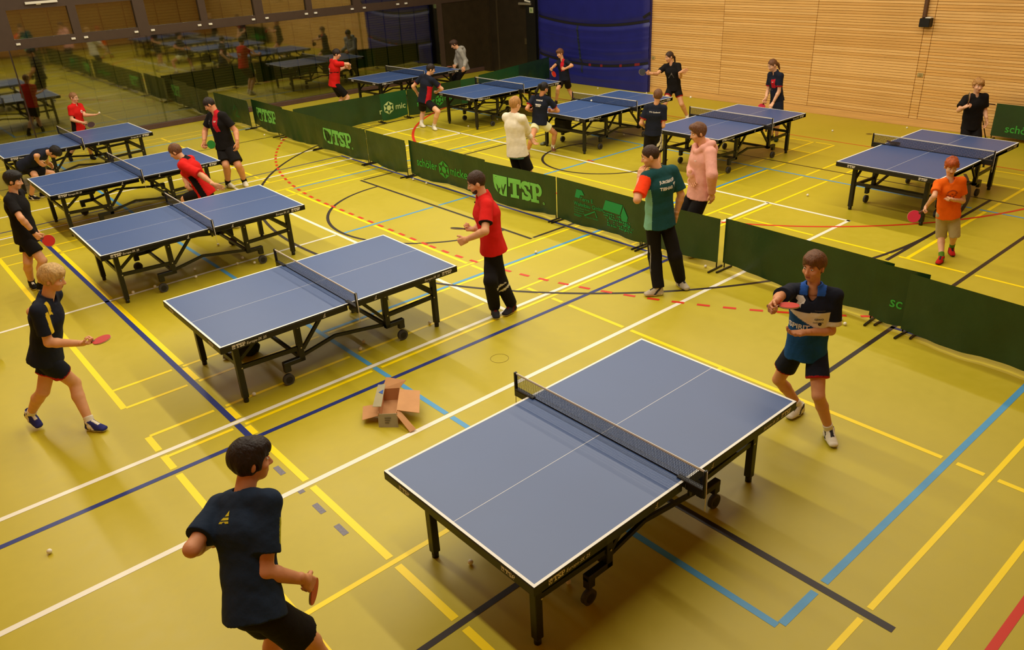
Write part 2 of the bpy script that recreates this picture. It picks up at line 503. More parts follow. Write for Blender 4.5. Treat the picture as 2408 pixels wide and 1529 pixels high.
sg = empty('exit_sign', (17.41, 19.16, 1.98)); MB().bbox(-.01, -.085, -.08, .008, .085, .08, .003).build('plate', mat('sign_pale', (170, 178, 130), .5), sg)
mb = MB(); g = -.0115
for p in ([(.02, .055), (-.01, .055), (-.01, .03), (.02, .03)], [(.03, .025), (-.02, .025), (-.01, -.02), (.02, -.02)], [(.02, -.02), (.0, -.02), (.03, -.06), (.045, -.06)], [(.0, -.02), (-.015, -.02), (-.045, -.05), (-.03, -.058)], [(-.02, .02), (-.05, .0), (-.045, -.01), (-.015, .008)]):
    mb.poly([(g, y, z) for y, z in p])
mb.build('pictogram', mat('sign_green', (70, 110, 50), .5), sg)
tag(sg, 'small pale green emergency exit sign beside the blue mat', 'exit sign')

# ---- tall blue mat strapped upright against the right wall
matb = mat('blue_vinyl', (26, 30, 112), .38, .5, var=.10, vscale=2.5)
mt = empty('crash_mat', (17.3, 16.62, 0))
NY, NZ = 120, 84
Vm = []; Fm = []
def matx(t, z):
    # t 0..1 from near (right) to far (left) edge; vinyl pulled in by two straps, sagging folds between
    s = 0.0
    for zs, sag in ((1.86, .19), (.78, .20)):
        zc = zs - sag * 4 * t * (1 - t)
        s += .045 * math.exp(-((z - zc) / .09) ** 2)
    e = 0.0
    for j, (zc, ph) in enumerate(((1.70, .0), (1.52, .35), (1.36, .1), (1.2, .6), (1.04, .2), (.92, .45), (.56, .2), (.40, .5), (.24, .1))):
        zz = zc - (.22 - .015 * j) * 4 * (t - .04 * math.sin(ph * 9)) * (1 - t) + .04 * math.sin(3 * t + ph * 7)
        e += (.016 + .006 * math.sin(5 * t + ph * 11)) * math.exp(-((z - zz) / .028) ** 2)
    edge = .10 * (max(0, 1 - t / .05) ** 2 + max(0, 1 - (1 - t) / .05) ** 2)
    return -e * (1 - .5 * abs(2 * t - 1)) + s + edge * .6 - .03 * math.sin(math.pi * t)
for j in range(NZ + 1):
    z = 3.3 * j / NZ
    for i in range(NY + 1):
        t = i / NY
        Vm.append((matx(t, z), -2.17 + 4.36 * t, z + .004))
for j in range(NZ):
    for i in range(NY):
        a = j * (NY + 1) + i
        Fm.append((a, a + NY + 1, a + NY + 2, a + 1))
mb = MB().add(Vm, Fm, 0, True); mb.box(.08, -2.17, .004, .19, 2.19, 3.3)
mb.build('cover', matb, mt)
strap = mat('black_strap', (20, 18, 24), .6); redm = mat('red_mark', (120, 26, 30), .6)
for zs, sag, red in ((1.86, .19, 0), (.78, .20, 1)):
    mb = MB(); n = 48
    for i in range(n):
        Q = []
        for t, dz in ((i / n, -.035), ((i + 1) / n, -.035), ((i + 1) / n, .035), (i / n, .035)):
            z = zs - sag * 4 * t * (1 - t) + dz
            Q.append((matx(t, z) - .012, -2.17 + 4.36 * t, z))
        mb.poly([Q[0], Q[3], Q[2], Q[1]], 1 if red and i in (3, 4, 10, 18, 23) else 0)
    mb.build('strap', [strap, redm], mt)
mb = MB(); n = 60
for i in range(n):
    z0 = .35 + 1.35 * i / n; z1 = .35 + 1.35 * (i + 1) / n
    def P_(z, d):
        yy = .22 + .20 * (z - .4) / 1.26 + d; t = (yy + 2.17) / 4.36
        return (matx(t, z) - .006, yy, z)
    mb.poly([P_(z0, 0), P_(z1, 0), P_(z1, .07), P_(z0, .07)])
mb.build('seam_strip', mat('seam_green', (28, 38, 52), .5), mt)
MB().bar((.0, -2.0, 1.94), (.05, -2.2, 2.06), .03, .06).build('hook', blk, mt)
tag(mt, 'tall dark blue vinyl mat strapped upright against the wooden wall', 'mat')

# ---- kit on the wooden wall
sp = empty('wall_box', (WX, 7.30, 2.09)); MB().bbox(-.16, -.105, -.085, 0, .105, .085, .01).build('housing', blk, sp)
MB().bbox(-.15, -.105, .086, -.02, .0, .105, .004).build('pale_plate', wht, sp); MB().bbox(-.075, .03, .085, -.0, .10, 3.2, .008).build('conduit', mat('conduit_brown', (92, 62, 40), .45), sp)
tag(sp, 'black box with brown conduit high on the wooden wall', 'wall box')
for (y, z, lb) in ((14.36, .91, 'small grey wall socket beside the blue mat'), (7.26, 1.06, 'small grey wall socket below the black box')):
    so = empty('wall_socket', (WX, y, z)); MB().bbox(-.012, -.06, -.04, 0, .06, .04, .004).build('plate', mat('socket_grey', (176, 156, 100), .5), so); MB().bbox(-.018, -.03, -.03, -.012, .03, .03, .003).build('insert', mat('insert', (150, 130, 78), .5), so)
    tag(so, lb, 'wall socket')

# ------------------------------------------------------------------ table tennis tables
blue_top = mat('table_blue', (50, 80, 134), .42, .95, var=.03, vscale=2)
white_ln = mat('table_white', (236, 234, 224), .4)
frame_bk = mat('frame_black', (27, 24, 20), .42, .4, var=.1, vscale=12)
leg_bk = mat('leg_black', (24, 22, 20), .38, .4)
rubber = mat('rubber_grey', (62, 60, 60), .6)
hub_m = mat('hub_dark', (30, 28, 28), .5)
silver = mat('silver', (190, 186, 176), .35, metal=.7)
print_w = mat('print_white', (214, 208, 192), .6)
print_d = mat('print_dark', (36, 32, 26), .6)
net_m = mat('net_dark', (22, 30, 52), .8)
tape_m = mat('net_tape', (214, 208, 196), .7)
def put2d(V, F, o, ex, ey, off):
    """flat drawing -> 3d on plane at o spanned by ex, ey"""
    o = Vector(o); ex = Vector(ex); ey = Vector(ey); n = ex.cross(ey).normalized()
    mb = MB().add([o + ex * x + ey * y + n * off for x, y in V], F)
    return mb
W2 = text2d('W', 1.0, .02)
EU = text2d('Europa-SK 25', 1.0, .008, .25)
def logo_tsp(h, box=True):
    """box mark followed by TSP: returns (light drawing, dark drawing, width)"""
    L = join2d([(rects([(0, 0, .8, 1)]), 0, 0, h), (TSP(1), .95 * h, 0, h)])
    Dk = join2d([(W2, .03 * h, .06 * h, .82 * h), (rects([(.10, .78, .26, .94)]), 0, 0, h)])
    return L, Dk, (.95 + 2.25) * h
def make_table():
    t = empty('table_tennis_table')
    for sx in (-1, 1):
        mb = MB()
        a, b = (.003, 1.37)
        zt, zb = .76, .738
        c0, c1, ln = a, b - .02, .02
        def q(x0, y0, x1, y1, mi):
            p = [(sx * x0, y0, zt), (sx * x1, y0, zt), (sx * x1, y1, zt), (sx * x0, y1, zt)]
            mb.poly(p if sx > 0 else p[::-1], mi)
        q(c0, -.7425, c1, -.0015, 0); q(c0, .0015, c1, .7425, 0); q(c0, -.0015, c1, .0015, 1)
        q(c0, -.7625, b, -.7425, 1); q(c0, .7425, b, .7625, 1); q(c1, -.7425, b, .7425, 1)
        x0, x1 = sorted((sx * a, sx * b))
        mb.add([(x0, -.7625, zb), (x1, -.7625, zb), (x1, .7625, zb), (x0, .7625, zb), (x0, -.7625, zt), (x1, -.7625, zt), (x1, .7625, zt), (x0, .7625, zt)],
               [(0, 3, 2, 1), (0, 1, 5, 4), (1, 2, 6, 5), (2, 3, 7, 6), (3, 0, 4, 7)], 2)
        mb.build('tabletop', [blue_top, white_ln, frame_bk], t)
        for sy in (-1, 1):
            y0, y1 = sorted((sy * .725, sy * .764))
            xa, xb = sorted((sx * .03, sx * 1.372))
            ap = MB().bbox(xa, y0, .69, xb, y1, .739, .004).bbox(xa, y0, .688, xb, y1, .752, .004).build('apron', frame_bk, t)
            # lettering on the long sides
            h = .040
            L, Dk, wd = logo_tsp(h)
            eu = ([(x * .036, y * .036) for x, y in EU[0]], EU[1]); ew = .225
            ex = (1, 0, 0) if sy < 0 else (-1, 0, 0)
            left = (sx * (1 if sy < 0 else -1)) < 0
            z0 = .704
            if left: xs = -1.26; xe = xs + wd + .012
            else: xe = 1.29 - wd - ew - .012; xs = 1.29 - wd
            f = 1 if sy < 0 else -1
            put2d(*L, (f * xs, sy * .764, z0), ex, (0, 0, 1), .0012).build('lettering', print_w, ap)
            put2d(*Dk, (f * xs, sy * .764, z0), ex, (0, 0, 1), .0018).build('lettering', print_d, ap)
            put2d(*eu, (f * xe, sy * .764, z0 + .004), ex, (0, 0, 1), .0012).build('lettering', print_w, ap)
            # small round emblem beside the net
            em = join2d([(stroke(arc(0, .012, .010, .008, 200, 480, 8), .004), 0, 0, 1), (stroke([(.004, .018), (.014, .036)], .006), 0, 0, 1), (rects([(-.014, -.002, .016, .002)]), 0, 0, 1)])
            put2d(*em, (f * (.30 if not left else -.30), sy * .764, .706), ex, (0, 0, 1), .0012).build('emblem', print_w, ap)
        xa, xb = sorted((sx * 1.335, sx * 1.373))
        ap = MB().bbox(xa, -.764, .688, xb, .764, .752, .004).build('apron', frame_bk, t)
        for ys in (-.60, .46):
            L, Dk, wd = logo_tsp(.037)
            ey = (0, -1, 0) if sx < 0 else (0, 1, 0)
            st = ys + (wd if sx < 0 else 0)
            put2d(*L, (sx * 1.373, st, .704), ey, (0, 0, 1), .0012).build('lettering', print_w, ap)
            put2d(*Dk, (sx * 1.373, st, .704), ey, (0, 0, 1), .0018).build('lettering', print_d, ap)
        for sy in (-1, 1):
            y = sy * .545
            MB().bbox(sx * 1.17 - .03, y - .03, .05, sx * 1.17 + .03, y + .03, .69, .005).tube([(sx * 1.17, y, .0), (sx * 1.17, y, .05)], .026, 10).build('leg', leg_bk, t)
            p = MB().bbox(sx * .52 - .03, y - .028, .215, sx * .52 + .03, y + .028, .69, .005).build('carriage_post', leg_bk, t)
            MB().bbox(min(sx * .49, sx * .73), y - .028, .215, max(sx * .49, sx * .73), y + .028, .265, .005).bbox(min(sx * .66, sx * .73), y - .026, .15, max(sx * .66, sx * .73), y + .026, .25, .005).build('castor_arm', leg_bk, p)
            wl = MB().tube([(sx * .70, y - .018, .062), (sx * .70, y + .018, .062)], .060, 20).tube([(sx * .70, y - .022, .062), (sx * .70, y + .022, .062)], .036, 16, 1).build('castor_wheel', [rubber, hub_m], t)
            MB().bar((sx * 1.15, y, .385), (sx * .54, y, .365), .03, .045).build('strut', leg_bk, t)
            MB().bar((sx * .20, y, .66), (sx * .49, y, .34), .026, .036).build('brace', leg_bk, t)
            MB().bar((sx * .88, y, .67), (sx * 1.14, y, .47), .024, .034).build('brace', leg_bk, t)
            MB().bar((sx * .50, y * .94, .25), (sx * .0 - .10, y * .94, .335), .026, .034).build('link_bar', leg_bk, t)
            for (bx, bz) in ((1.15, .385), (.52, .372), (.52, .60)):
                MB().tube([(sx * bx, y - sy * -.03, bz), (sx * bx, y - sy * -.036, bz)], .008, 8).build('bolt', silver, t)
        MB().bar((sx * 1.17, -.53, .42), (sx * 1.17, .53, .42), .03, .045).build('cross_bar', leg_bk, t)
        MB().bar((sx * .52, -.53, .24), (sx * .52, .53, .24), .03, .04).build('cross_bar', leg_bk, t)
        MB().bar((sx * .52, -.53, .60), (sx * .52, .53, .60), .03, .035).build('cross_bar', leg_bk, t)
    # net
    net = MB()
    pitch, sw = .0125, .0040
    y = -.915
    while y <= .915:
        net.poly([(0, y, .765), (0, y + sw, .765), (0, y + sw, .905), (0, y, .905)]); y += pitch
    z = .768
    while z < .90:
        net.poly([(.0004, -.915, z), (.0004, .915, z), (.0004, .915, z + sw), (.0004, -.915, z + sw)]); z += pitch
    no = net.build('net', net_m, t)
    tag(no, 'dark mesh net')
    MB().box(-.003, -.915, .900, .003, .915, .9145).build('net_tape', tape_m, no)
    MB().box(-.0022, -.915, .762, .0022, .915, .768).build('net_cord', mat('cord_dark', (16, 18, 24), .8), no)
    for sy in (-1, 1):
        ps = MB().bbox(-.014, sy * .915 - .009, .70, .014, sy * .915 + .009, .918, .003).build('net_post', leg_bk, t)
        a, b = sorted((sy * .70, sy * .915))
        MB().bbox(-.020, a, .762, .020, b, .775, .004).bbox(-.016, *sorted((sy * .77, sy * .915))[:1], .70, .016, max(sy * .77, sy * .915), .762, .006).tube([(0, sy * .80, .66), (0, sy * .80, .72)], .014, 10).build('clamp', leg_bk, ps)
        MB().tube([(0, sy * .924, .915), (.004, sy * .926, .74), (.0, sy * .927, .60)], .0035, 6).build('cord_end', tape_m, ps)
    return t
TABLES = [((3.51, 3.27), .45, 'nearest blue table tennis table, in the front of the hall'),
          ((3.44, 7.44), -.45, 'blue table in the left row, second nearest, behind the cardboard box'),
          ((3.39, 10.93), -1.1, 'blue table in the left row, third from the front'),
          ((3.62, 14.46), .1, 'blue table in the left row, fourth from the front, behind the lunging red player'),
          ((3.65, 18.03), .4, 'blue table in the left row, farthest, along the glazed wall'),
          ((12.68, 4.93), -1.0, 'blue table on the far right behind the boy in the orange shirt'),
          ((12.75, 8.63), -.5, 'blue table in the right row behind the man in the pink hoodie'),
          ((12.59, 11.67), .7, 'blue table in the right row in front of the ponytailed girl'),
          ((12.67, 15.21), -.3, 'blue table in the right row in front of the tall blue mat'),
          ((12.54, 19.10), 1.0, 'blue table in the far back corner, with the grey hooded player at its end')]
proto = make_table()
for i, (loc, rz, lb) in enumerate(TABLES):
    t = proto if i == 0 else copy_tree(proto)
    t.location = (loc[0], loc[1], 0); t.rotation_euler = (0, 0, math.radians(rz))
    tag(t, lb, 'table', 'table tennis tables')

# ------------------------------------------------------------------ green court barriers
green = mat('barrier_green', (28, 58, 26), .34, .5, var=.14, vscale=3, bump=.4, bscale=5)
green2 = mat('barrier_green_bright', (20, 76, 38), .42, .45, var=.08, vscale=3, bump=.15, bscale=7)
pr_l = mat('print_light_green', (116, 192, 86), .6, var=.05)
pr_m = mat('print_mid_green', (58, 156, 52), .6)
pr_t = mat('print_teal', (22, 138, 72), .6)
pr_p = mat('print_pale', (180, 196, 128), .6)
hem = mat('bare_hem', (126, 140, 118), .4)
def hexlogo(r):
    """hexagon with a star shaped gap around a round middle"""
    V = []; F = []
    for k in range(6):
        a0 = math.radians(60 * k + 30); a1 = math.radians(60 * k + 90); am = (a0 + a1) / 2
        P = [(math.cos(a0) * r, math.sin(a0) * r), (math.cos(a1) * r, math.sin(a1) * r), (math.cos(a1 - .35) * r * .60, math.sin(a1 - .35) * r * .60), (math.cos(am) * r * .48, math.sin(am) * r * .48), (math.cos(a0 + .12) * r * .72, math.sin(a0 + .12) * r * .72)]
        b = len(V); V += P; F.append(tuple(range(b, b + 5)))
    b = len(V); V += [(math.cos(2*math.pi*k/14) * r * .40, math.sin(2*math.pi*k/14) * r * .40) for k in range(14)]; F.append(tuple(range(b, b + 14)))
    return V, F
def tess(V, F, mx=.07):
    """cut long quads so that prints can follow the cloth"""
    return V, F
SCH = text2d('schöler', 1.0, .012); MIC = text2d('micke', 1.0, .012); SCO = text2d('sc', 1.0, .012)
TER = text2d('Terra E', 1.0, .01); WOH = text2d('Wohnbau GmbH', 1.0, .01); SMALL = text2d('Wohnen Bauen Planen', 1.0, .0); TEL = text2d('Haus & Garten', 1.0, .0)
def barrier(A, B, label, prints=(), gm=None, hfeet=True, seed=0, h=.69, lift=.0, frame_vis=False):
    A = Vector((A[0], A[1], 0)); B = Vector((B[0], B[1], 0)); L = (B - A).length; ex = (B - A) / L; n = ex.cross(Vector((0, 0, 1)))
    o = empty('court_barrier', A)
    R = random.Random(seed + 11)
    ph = [R.uniform(0, 6.28) for _ in range(6)]
    def bot(s):
        u = s / L
        return .045 + lift + .02 * math.sin(3.1 * s + ph[0]) + .035 * 4 * (u - .5) ** 2
    def disp(s, z):
        u = s / L; v = max(0, 1 - z / h)
        d = .020 * math.sin(5.2 * s + ph[1] + 2 * z) * v + .006 * math.sin(23 * s + ph[5] + 9 * z) * v * v + .010 * math.sin(11 * s + ph[2] - 5 * z) * v + .03 * v * v * math.sin(2.2 * s + ph[3])
        d += .012 * math.sin(2.5 * s + ph[4]) * math.sin(math.pi * min(1, z / h))
        return d * min(1, 6 * u, 6 * (1 - u))
    nx, nz = max(10, int(L / .055)), 14
    V = []; F = []
    for j in range(nz + 1):
        for i in range(nx + 1):
            s = L * i / nx; z0 = bot(s); top = h + .012
            z = z0 + (top - z0) * j / nz
            V.append(ex * s + n * disp(s, z) + Vector((0, 0, z)))
    for j in range(nz):
        for i in range(nx):
            a = j * (nx + 1) + i; F.append((a, a + 1, a + nx + 2, a + nx + 1))
    po = MB().add(V, F, 0, True).build('fabric', gm or green, o)
    fr = MB().tube([(ex * .02 - n * .012 + Vector((0, 0, .03))), (ex * .02 - n * .012 + Vector((0, 0, h - .06))), (ex * .06 - n * .012 + Vector((0, 0, h - .004))), (ex * (L - .06) - n * .012 + Vector((0, 0, h - .004))), (ex * (L - .02) - n * .012 + Vector((0, 0, h - .06))), (ex * (L - .02) - n * .012 + Vector((0, 0, .03)))], .009, 6)
    fr.build('frame', leg_bk, o)
    for s in (.03, L - .03):
        MB().bar(ex * s + n * .16 + Vector((0, 0, .012)), ex * s - n * .16 + Vector((0, 0, .012)), .02, .02).build('foot', leg_bk, o)
    for pi_, (dr, x, z, m) in enumerate(prints):
        Vp = [ex * (x + q[0]) + n * (disp(x + q[0], z + q[1]) + .006 + .004 * (m is green)) + Vector((0, 0, z + q[1])) for q in dr[0]]
        MB().add(Vp, dr[1], 0).build('print', m, po)
    tag(o, label, 'barrier', 'green court barriers')
    return o
def sc2(d, k, ky=None):
    ky = ky or k
    return ([(x * k, y * ky) for x, y in d[0]], d[1])
def big_tsp(hh=.30, x0=.30, z0=.26):
    sh = ([(0, 1.0), (.0, .62), (.10, .30), (.32, .12), (.62, 0), (1.02, 0), (1.02, 1.0)], [(6, 5, 4, 3, 2, 1, 0)])
    L = join2d([(sh, 0, 0, hh), (TSP(1), 1.10 * hh, 0, hh)])
    dk = join2d([(sc2(W2, .72, .78), .20 * hh, .08 * hh, hh), (stroke(arc(.22, .80, .09, .09, 0, 360, 12), .06), 0, 0, hh)])
    regm = stroke(arc(3.50 * hh, .06 * hh, .05 * hh, .05 * hh, 0, 360, 10), .012)
    return [(L, x0, z0, pr_l), (regm, x0, z0, pr_l), (dk, x0, z0 + .0, green)]
def schoeler(x0, z0, hh, m, cut=False):
    w1 = 3.02 * hh
    return [(sc2(SCH, hh), x0, z0, m), (hexlogo(hh * .78), x0 + w1 + .86 * hh, z0 + .22 * hh, m), (sc2(MIC, hh), x0 + w1 + 1.75 * hh, z0, m)]
def terra(x0, z0):
    roof = ([(0, .0), (.04, .13), (.15, .13), (.20, .06), (.115, .05), (.10, 0)], [(0, 5, 4, 3, 2, 1)])
    L = join2d([(roof, .0, .30, 1), (TER, .11, .27, .085), (WOH, -.02, .18, .085), (SMALL, -.02, .135, .035), (TEL, -.02, .10, .035), (SMALL, -.02, .065, .03), (stroke([(.20, .05), (.40, .15), (.44, .06)], .018), 0, 0, 1), (TEL, .22, .02, .04), (rects([(-.02, .03, .15, .038), (-.02, .012, .13, .02)]), 0, 0, 1)])
    # half timbered house: roof, beams, panels, bush
    Hs = []
    Hs.append((([(.0, .24), (.07, .40), (.42, .40), (.36, .24)], [(3, 2, 1, 0)]), 0, 0, 1))
    Hs.append((([(.38, .24), (.43, .38), (.52, .24), (.50, .16), (.40, .16)], [(4, 3, 2, 1, 0)]), 0, 0, 1))
    R = random.Random(3)
    bx = []
    for r_ in range(6):
        for c_ in range(12):
            if R.random() < .68:
                x = .02 + c_ * .04; z = .02 + r_ * .035
                if z < .06 and x < .10: continue
                bx.append((x, z, x + R.uniform(.018, .036), z + R.uniform(.012, .03)))
    Hs.append((rects(bx), 0, 0, 1))
    bx = []
    for _ in range(60):
        x = .52 + R.gauss(0, .045); z = .08 + R.gauss(0, .05)
        if .0 < z < .2: bx.append((x, z, x + .014, z + .012))
    Hs.append((rects(bx), 0, 0, 1))
    return [(L, x0, z0, pr_t), (join2d(Hs), x0 + .56, z0 - .02, pr_t)]
BX = 8.10
barrier((8.0, 21.45), (8.0, 19.35), 'green barrier with a faint roof outline, at the far left end of the long row', [(stroke([(.0, .0), (.12, .14), (.26, .0)], .015), 1.15, .36, pr_t), (stroke([(.05, -.03), (.12, .05), (.2, -.03)], .012), 1.2, .30, pr_t), (sc2(TER, .09), 1.2, .2, pr_t)], seed=1)
barrier((8.17, 19.5), (8.15, 17.75), 'narrow TSP barrier with its last letter cut off, far left in the long row', big_tsp(.30, .28, .24), seed=2)
barrier((8.06, 18.0), (8.10, 16.02), 'plain green barrier left of the upright TSP barrier', seed=3)
barrier((8.04, 16.0), (8.09, 13.98), 'green TSP barrier between two plain ones, left of the football logo', big_tsp(.315, .36, .22), seed=4)
barrier((8.09, 13.96), (8.06, 12.52), 'narrow plain green barrier left of the schöler micke barrier', seed=5)
barrier((8.13, 12.5), (8.12, 10.22), 'green schöler micke barrier behind the man in red', schoeler(.24, .27, .215, pr_m), seed=6)
barrier((8.03, 10.3), (8.16, 8.55), 'green TSP barrier with wide creases beside the man in red', big_tsp(.32, .36, .20), seed=7)
barrier((8.16, 8.53), (8.12, 6.80), 'green barrier printed with a half timbered house', terra(.40, .17), seed=8)
barrier((8.10, 6.79), (8.15, 5.53), 'plain green barrier just behind the man in teal', seed=9, lift=.03)
barrier((8.22, 5.50), (8.14, 3.30), 'long plain green barrier behind the boy in blue and white', seed=10)
barrier((8.06, 3.45), (8.09, 2.9), 'green barrier showing the letters sc, half hidden on the right', [(sc2(SCO, .17), .20, .25, pr_m)], seed=12)
barrier((7.99, 3.06), (7.84, .9), 'shiny plain green barrier at the right edge of the picture', seed=13)
# row across the back
barrier((8.2, 17.30), (10.5, 17.22), 'long plain green barrier across the back, left end', seed=14)
mk = schoeler(-.97, .24, .20, pr_p)
barrier((10.5, 17.22), (11.27, 17.20), 'short green barrier with a pale cut off micke logo', [(hexlogo(.16), .22, .34, pr_p), (sc2(text2d('mic', 1, .012), .21), .42, .27, pr_p), (sc2(text2d('r', 1, .012), .20), -.06, .22, pr_p)], green2, seed=15)
barrier((11.29, 17.20), (13.0, 17.18), 'green barrier behind the player in black shorts, logo partly hidden', schoeler(.25, .25, .19, pr_m), seed=16)
barrier((13.0, 17.18), (13.55, 17.18), 'short bright green barrier behind the net of the back right table', gm=green2, seed=17)
barrier((13.75, 17.35), (15.6, 17.8), 'dark green barrier running towards the blue mat', gm=green2, seed=18)
barrier((15.6, 17.8), (17.2, 18.2), 'last dark green barrier in the back row, beside the blue mat', seed=19)
# one leaning by the wooden wall
barrier((17.22, 5.62), (17.12, 3.3), 'green schöler barrier standing along the wooden wall on the right', schoeler(.24, .18, .21, pr_m), seed=20)
fo = empty('frame_bracket', (17.2, 5.66, 0))
MB().tube([(0, .02, .01), (0, .16, .40), (0, .20, .60), (0, .17, .66), (0, .10, .68), (0, -.02, .675)], .011, 8).build('tube', mat('tube_brown', (66, 40, 16), .4), fo); MB().bar((-.12, .03, .012), (.08, .03, .012), .03, .02).build('foot', leg_bk, fo)
tag(fo, 'bent dark tube end of the barrier beside the boy in black', 'tube')

# ------------------------------------------------------------------ balls
ball_m = mat('ball_white', (232, 226, 205), .5)
ball_me = MB().sphere((0, 0, 0), .02, 16).mesh('ball', [ball_m])
BALLS = [((0.23, 5.88), 'white ball lying alone at the lower left, left of the navy shirted player'),
 ((2.47, 3.56), 'white ball under the near end of the nearest table'),
 ((2.84, 2.94), 'white ball seen just below the side of the nearest table'),
 ((2.37, 6.95), 'white ball beside the front leg of the second nearest table'),
 ((3.65, 7.01), 'white ball under the middle of the second nearest table, the nearer of two'),
 ((3.77, 7.14), 'white ball under the middle of the second nearest table, the farther of two'),
 ((4.58, 6.99), 'white ball beside the far right leg of the second nearest table'),
 ((3.98, 10.44), 'white ball right beside the castor of the third table'),
 ((3.94, 10.76), 'white ball behind the castor of the third table'),
 ((3.79, 10.60), 'white ball on the white line under the third table, left of the castor'),
 ((3.17, 10.56), 'white ball on the white line under the middle of the third table'),
 ((3.27, 10.86), 'white ball just behind the white line under the third table'),
 ((3.15, 11.12), 'white ball in the shade under the third table, farthest from the white line'),
 ((2.64, 10.64), 'white ball by the left castor of the third table'),
 ((2.36, 10.66), 'white ball beside the front leg of the third table'),
 ((3.92, 11.60), 'white ball below the net post of the third table'),
 ((6.97, 7.74), 'white ball on the sky blue line right of the man in red'),
 ((8.12, 5.69), 'white ball at the foot of the plain barrier behind the man in teal'),
 ((7.99, 12.25), 'white ball at the foot of the schöler micke barrier, left one'),
 ((8.0, 11.84), 'white ball at the foot of the schöler micke barrier, right one'),
 ((7.88, 18.38), 'white ball at the foot of the far left barrier, upper one'),
 ((7.93, 17.57), 'white ball where the red dashes meet the barrier'),
 ((11.71, 6.32), 'white ball on the open floor right of the man in the pink hoodie'),
 ((16.05, 8.28), 'white ball on the floor before the wooden wall, right of the girl'),
 ((17.19, 7.23), 'white ball against the foot of the wooden wall'),
 ((7.86, 3.66), 'white ball in the cluster of three by the sc barrier, topmost'),
 ((7.77, 3.62), 'white ball in the cluster of three by the sc barrier, left one'),
 ((7.78, 3.57), 'white ball in the cluster of three by the sc barrier, lowest'),
 ((11.54, 15.07), 'white ball under the near end of the table in front of the blue mat'),
 ((12.46, 15.09), 'white ball under the middle of the table in front of the blue mat'),
 ((13.11, 11.54), 'white ball under the table in front of the ponytailed girl'),
 ((16.93, 17.05), 'white ball at the foot of the blue mat, beside the boy'),
 ((16.98, 15.96), 'white ball at the foot of the blue mat, in its middle'),
 ((17.2, 14.35), 'white ball at the right foot of the blue mat')]
for (x, y), lb in BALLS:
    o = bpy.data.objects.new('table_tennis_ball', ball_me); o.location = (x, y, .0225); link(o); tag(o, lb, 'ball', 'white table tennis balls')
for loc, lb in (((12.333, 11.78, .85), 'white ball in flight over the table in front of the ponytailed girl'), ((13.135, 9.825, 1.0), 'white ball in flight right of the girl in black')):
    o = bpy.data.objects.new('table_tennis_ball', ball_me); o.location = loc; link(o); tag(o, lb, 'ball', 'white table tennis balls')

# ------------------------------------------------------------------ paddles
RUB = {'red': mat('rubber_red', (186, 36, 22), .5), 'black': mat('rubber_black', (20, 18, 18), .5), 'pink': mat('rubber_pink', (222, 52, 82), .5), 'green': mat('rubber_green', (34, 128, 44), .5), 'dark': mat('rubber_maroon', (48, 14, 14), .5)}
ply = mat('blade_ply', (205, 180, 130), .5); grip_m = mat('grip_wood', (96, 52, 30), .5)
def paddle(c, ax, nrm, front, back_, label):
    c = Vector(c); ax = Vector(ax).normalized(); nn = Vector(nrm); nn = (nn - ax * nn.dot(ax)).normalized(); l = ax.cross(nn)
    o = empty('table_tennis_paddle', c)
    def disc(t0, t1, r, m, nm):
        k = 28; P = []
        for t in (t0, t1):
            for i in range(k):
                a = 2 * math.pi * i / k
                P.append(ax * (math.cos(a) * r * 1.05) + l * (math.sin(a) * r) + nn * t)
        F = [tuple(range(k - 1, -1, -1)), tuple(range(k, 2 * k))] + [(i, (i + 1) % k, k + (i + 1) % k, k + i) for i in range(k)]
        MB().add(P, F).build(nm, m, o)
    disc(-.003, .003, .0765, ply, 'blade')
    disc(.0031, .0065, .075, RUB[front], 'rubber'); disc(-.0065, -.0031, .075, RUB[back_], 'rubber')
    hb = MB(); pts = []
    for s, w, h in ((-.065, .016, .009), (-.09, .014, .010), (-.13, .014, .010), (-.165, .018, .011)):
        pts.append([ax * s + l * (w * a) + nn * (h * b) for a, b in ((-1, -.6), (-.6, -1), (.6, -1), (1, -.6), (1, .6), (.6, 1), (-.6, 1), (-1, .6))])
    P = [q for r_ in pts for q in r_]; F = [tuple(range(8)), tuple(range(31, 23, -1))]
    for r_ in range(3):
        for i in range(8): F.append((r_*8+i, r_*8+8+i, r_*8+8+(i+1)%8, r_*8+(i+1)%8))
    hb.add(P, F, 0, True).build('handle', grip_m, o)
    tag(o, label, 'paddle')
    return o
paddle((12.78, 5.52, .788), (-.35, -.9, 0), (0, 0, 1), 'black', 'dark', 'dark paddle lying on the far right table against the net')

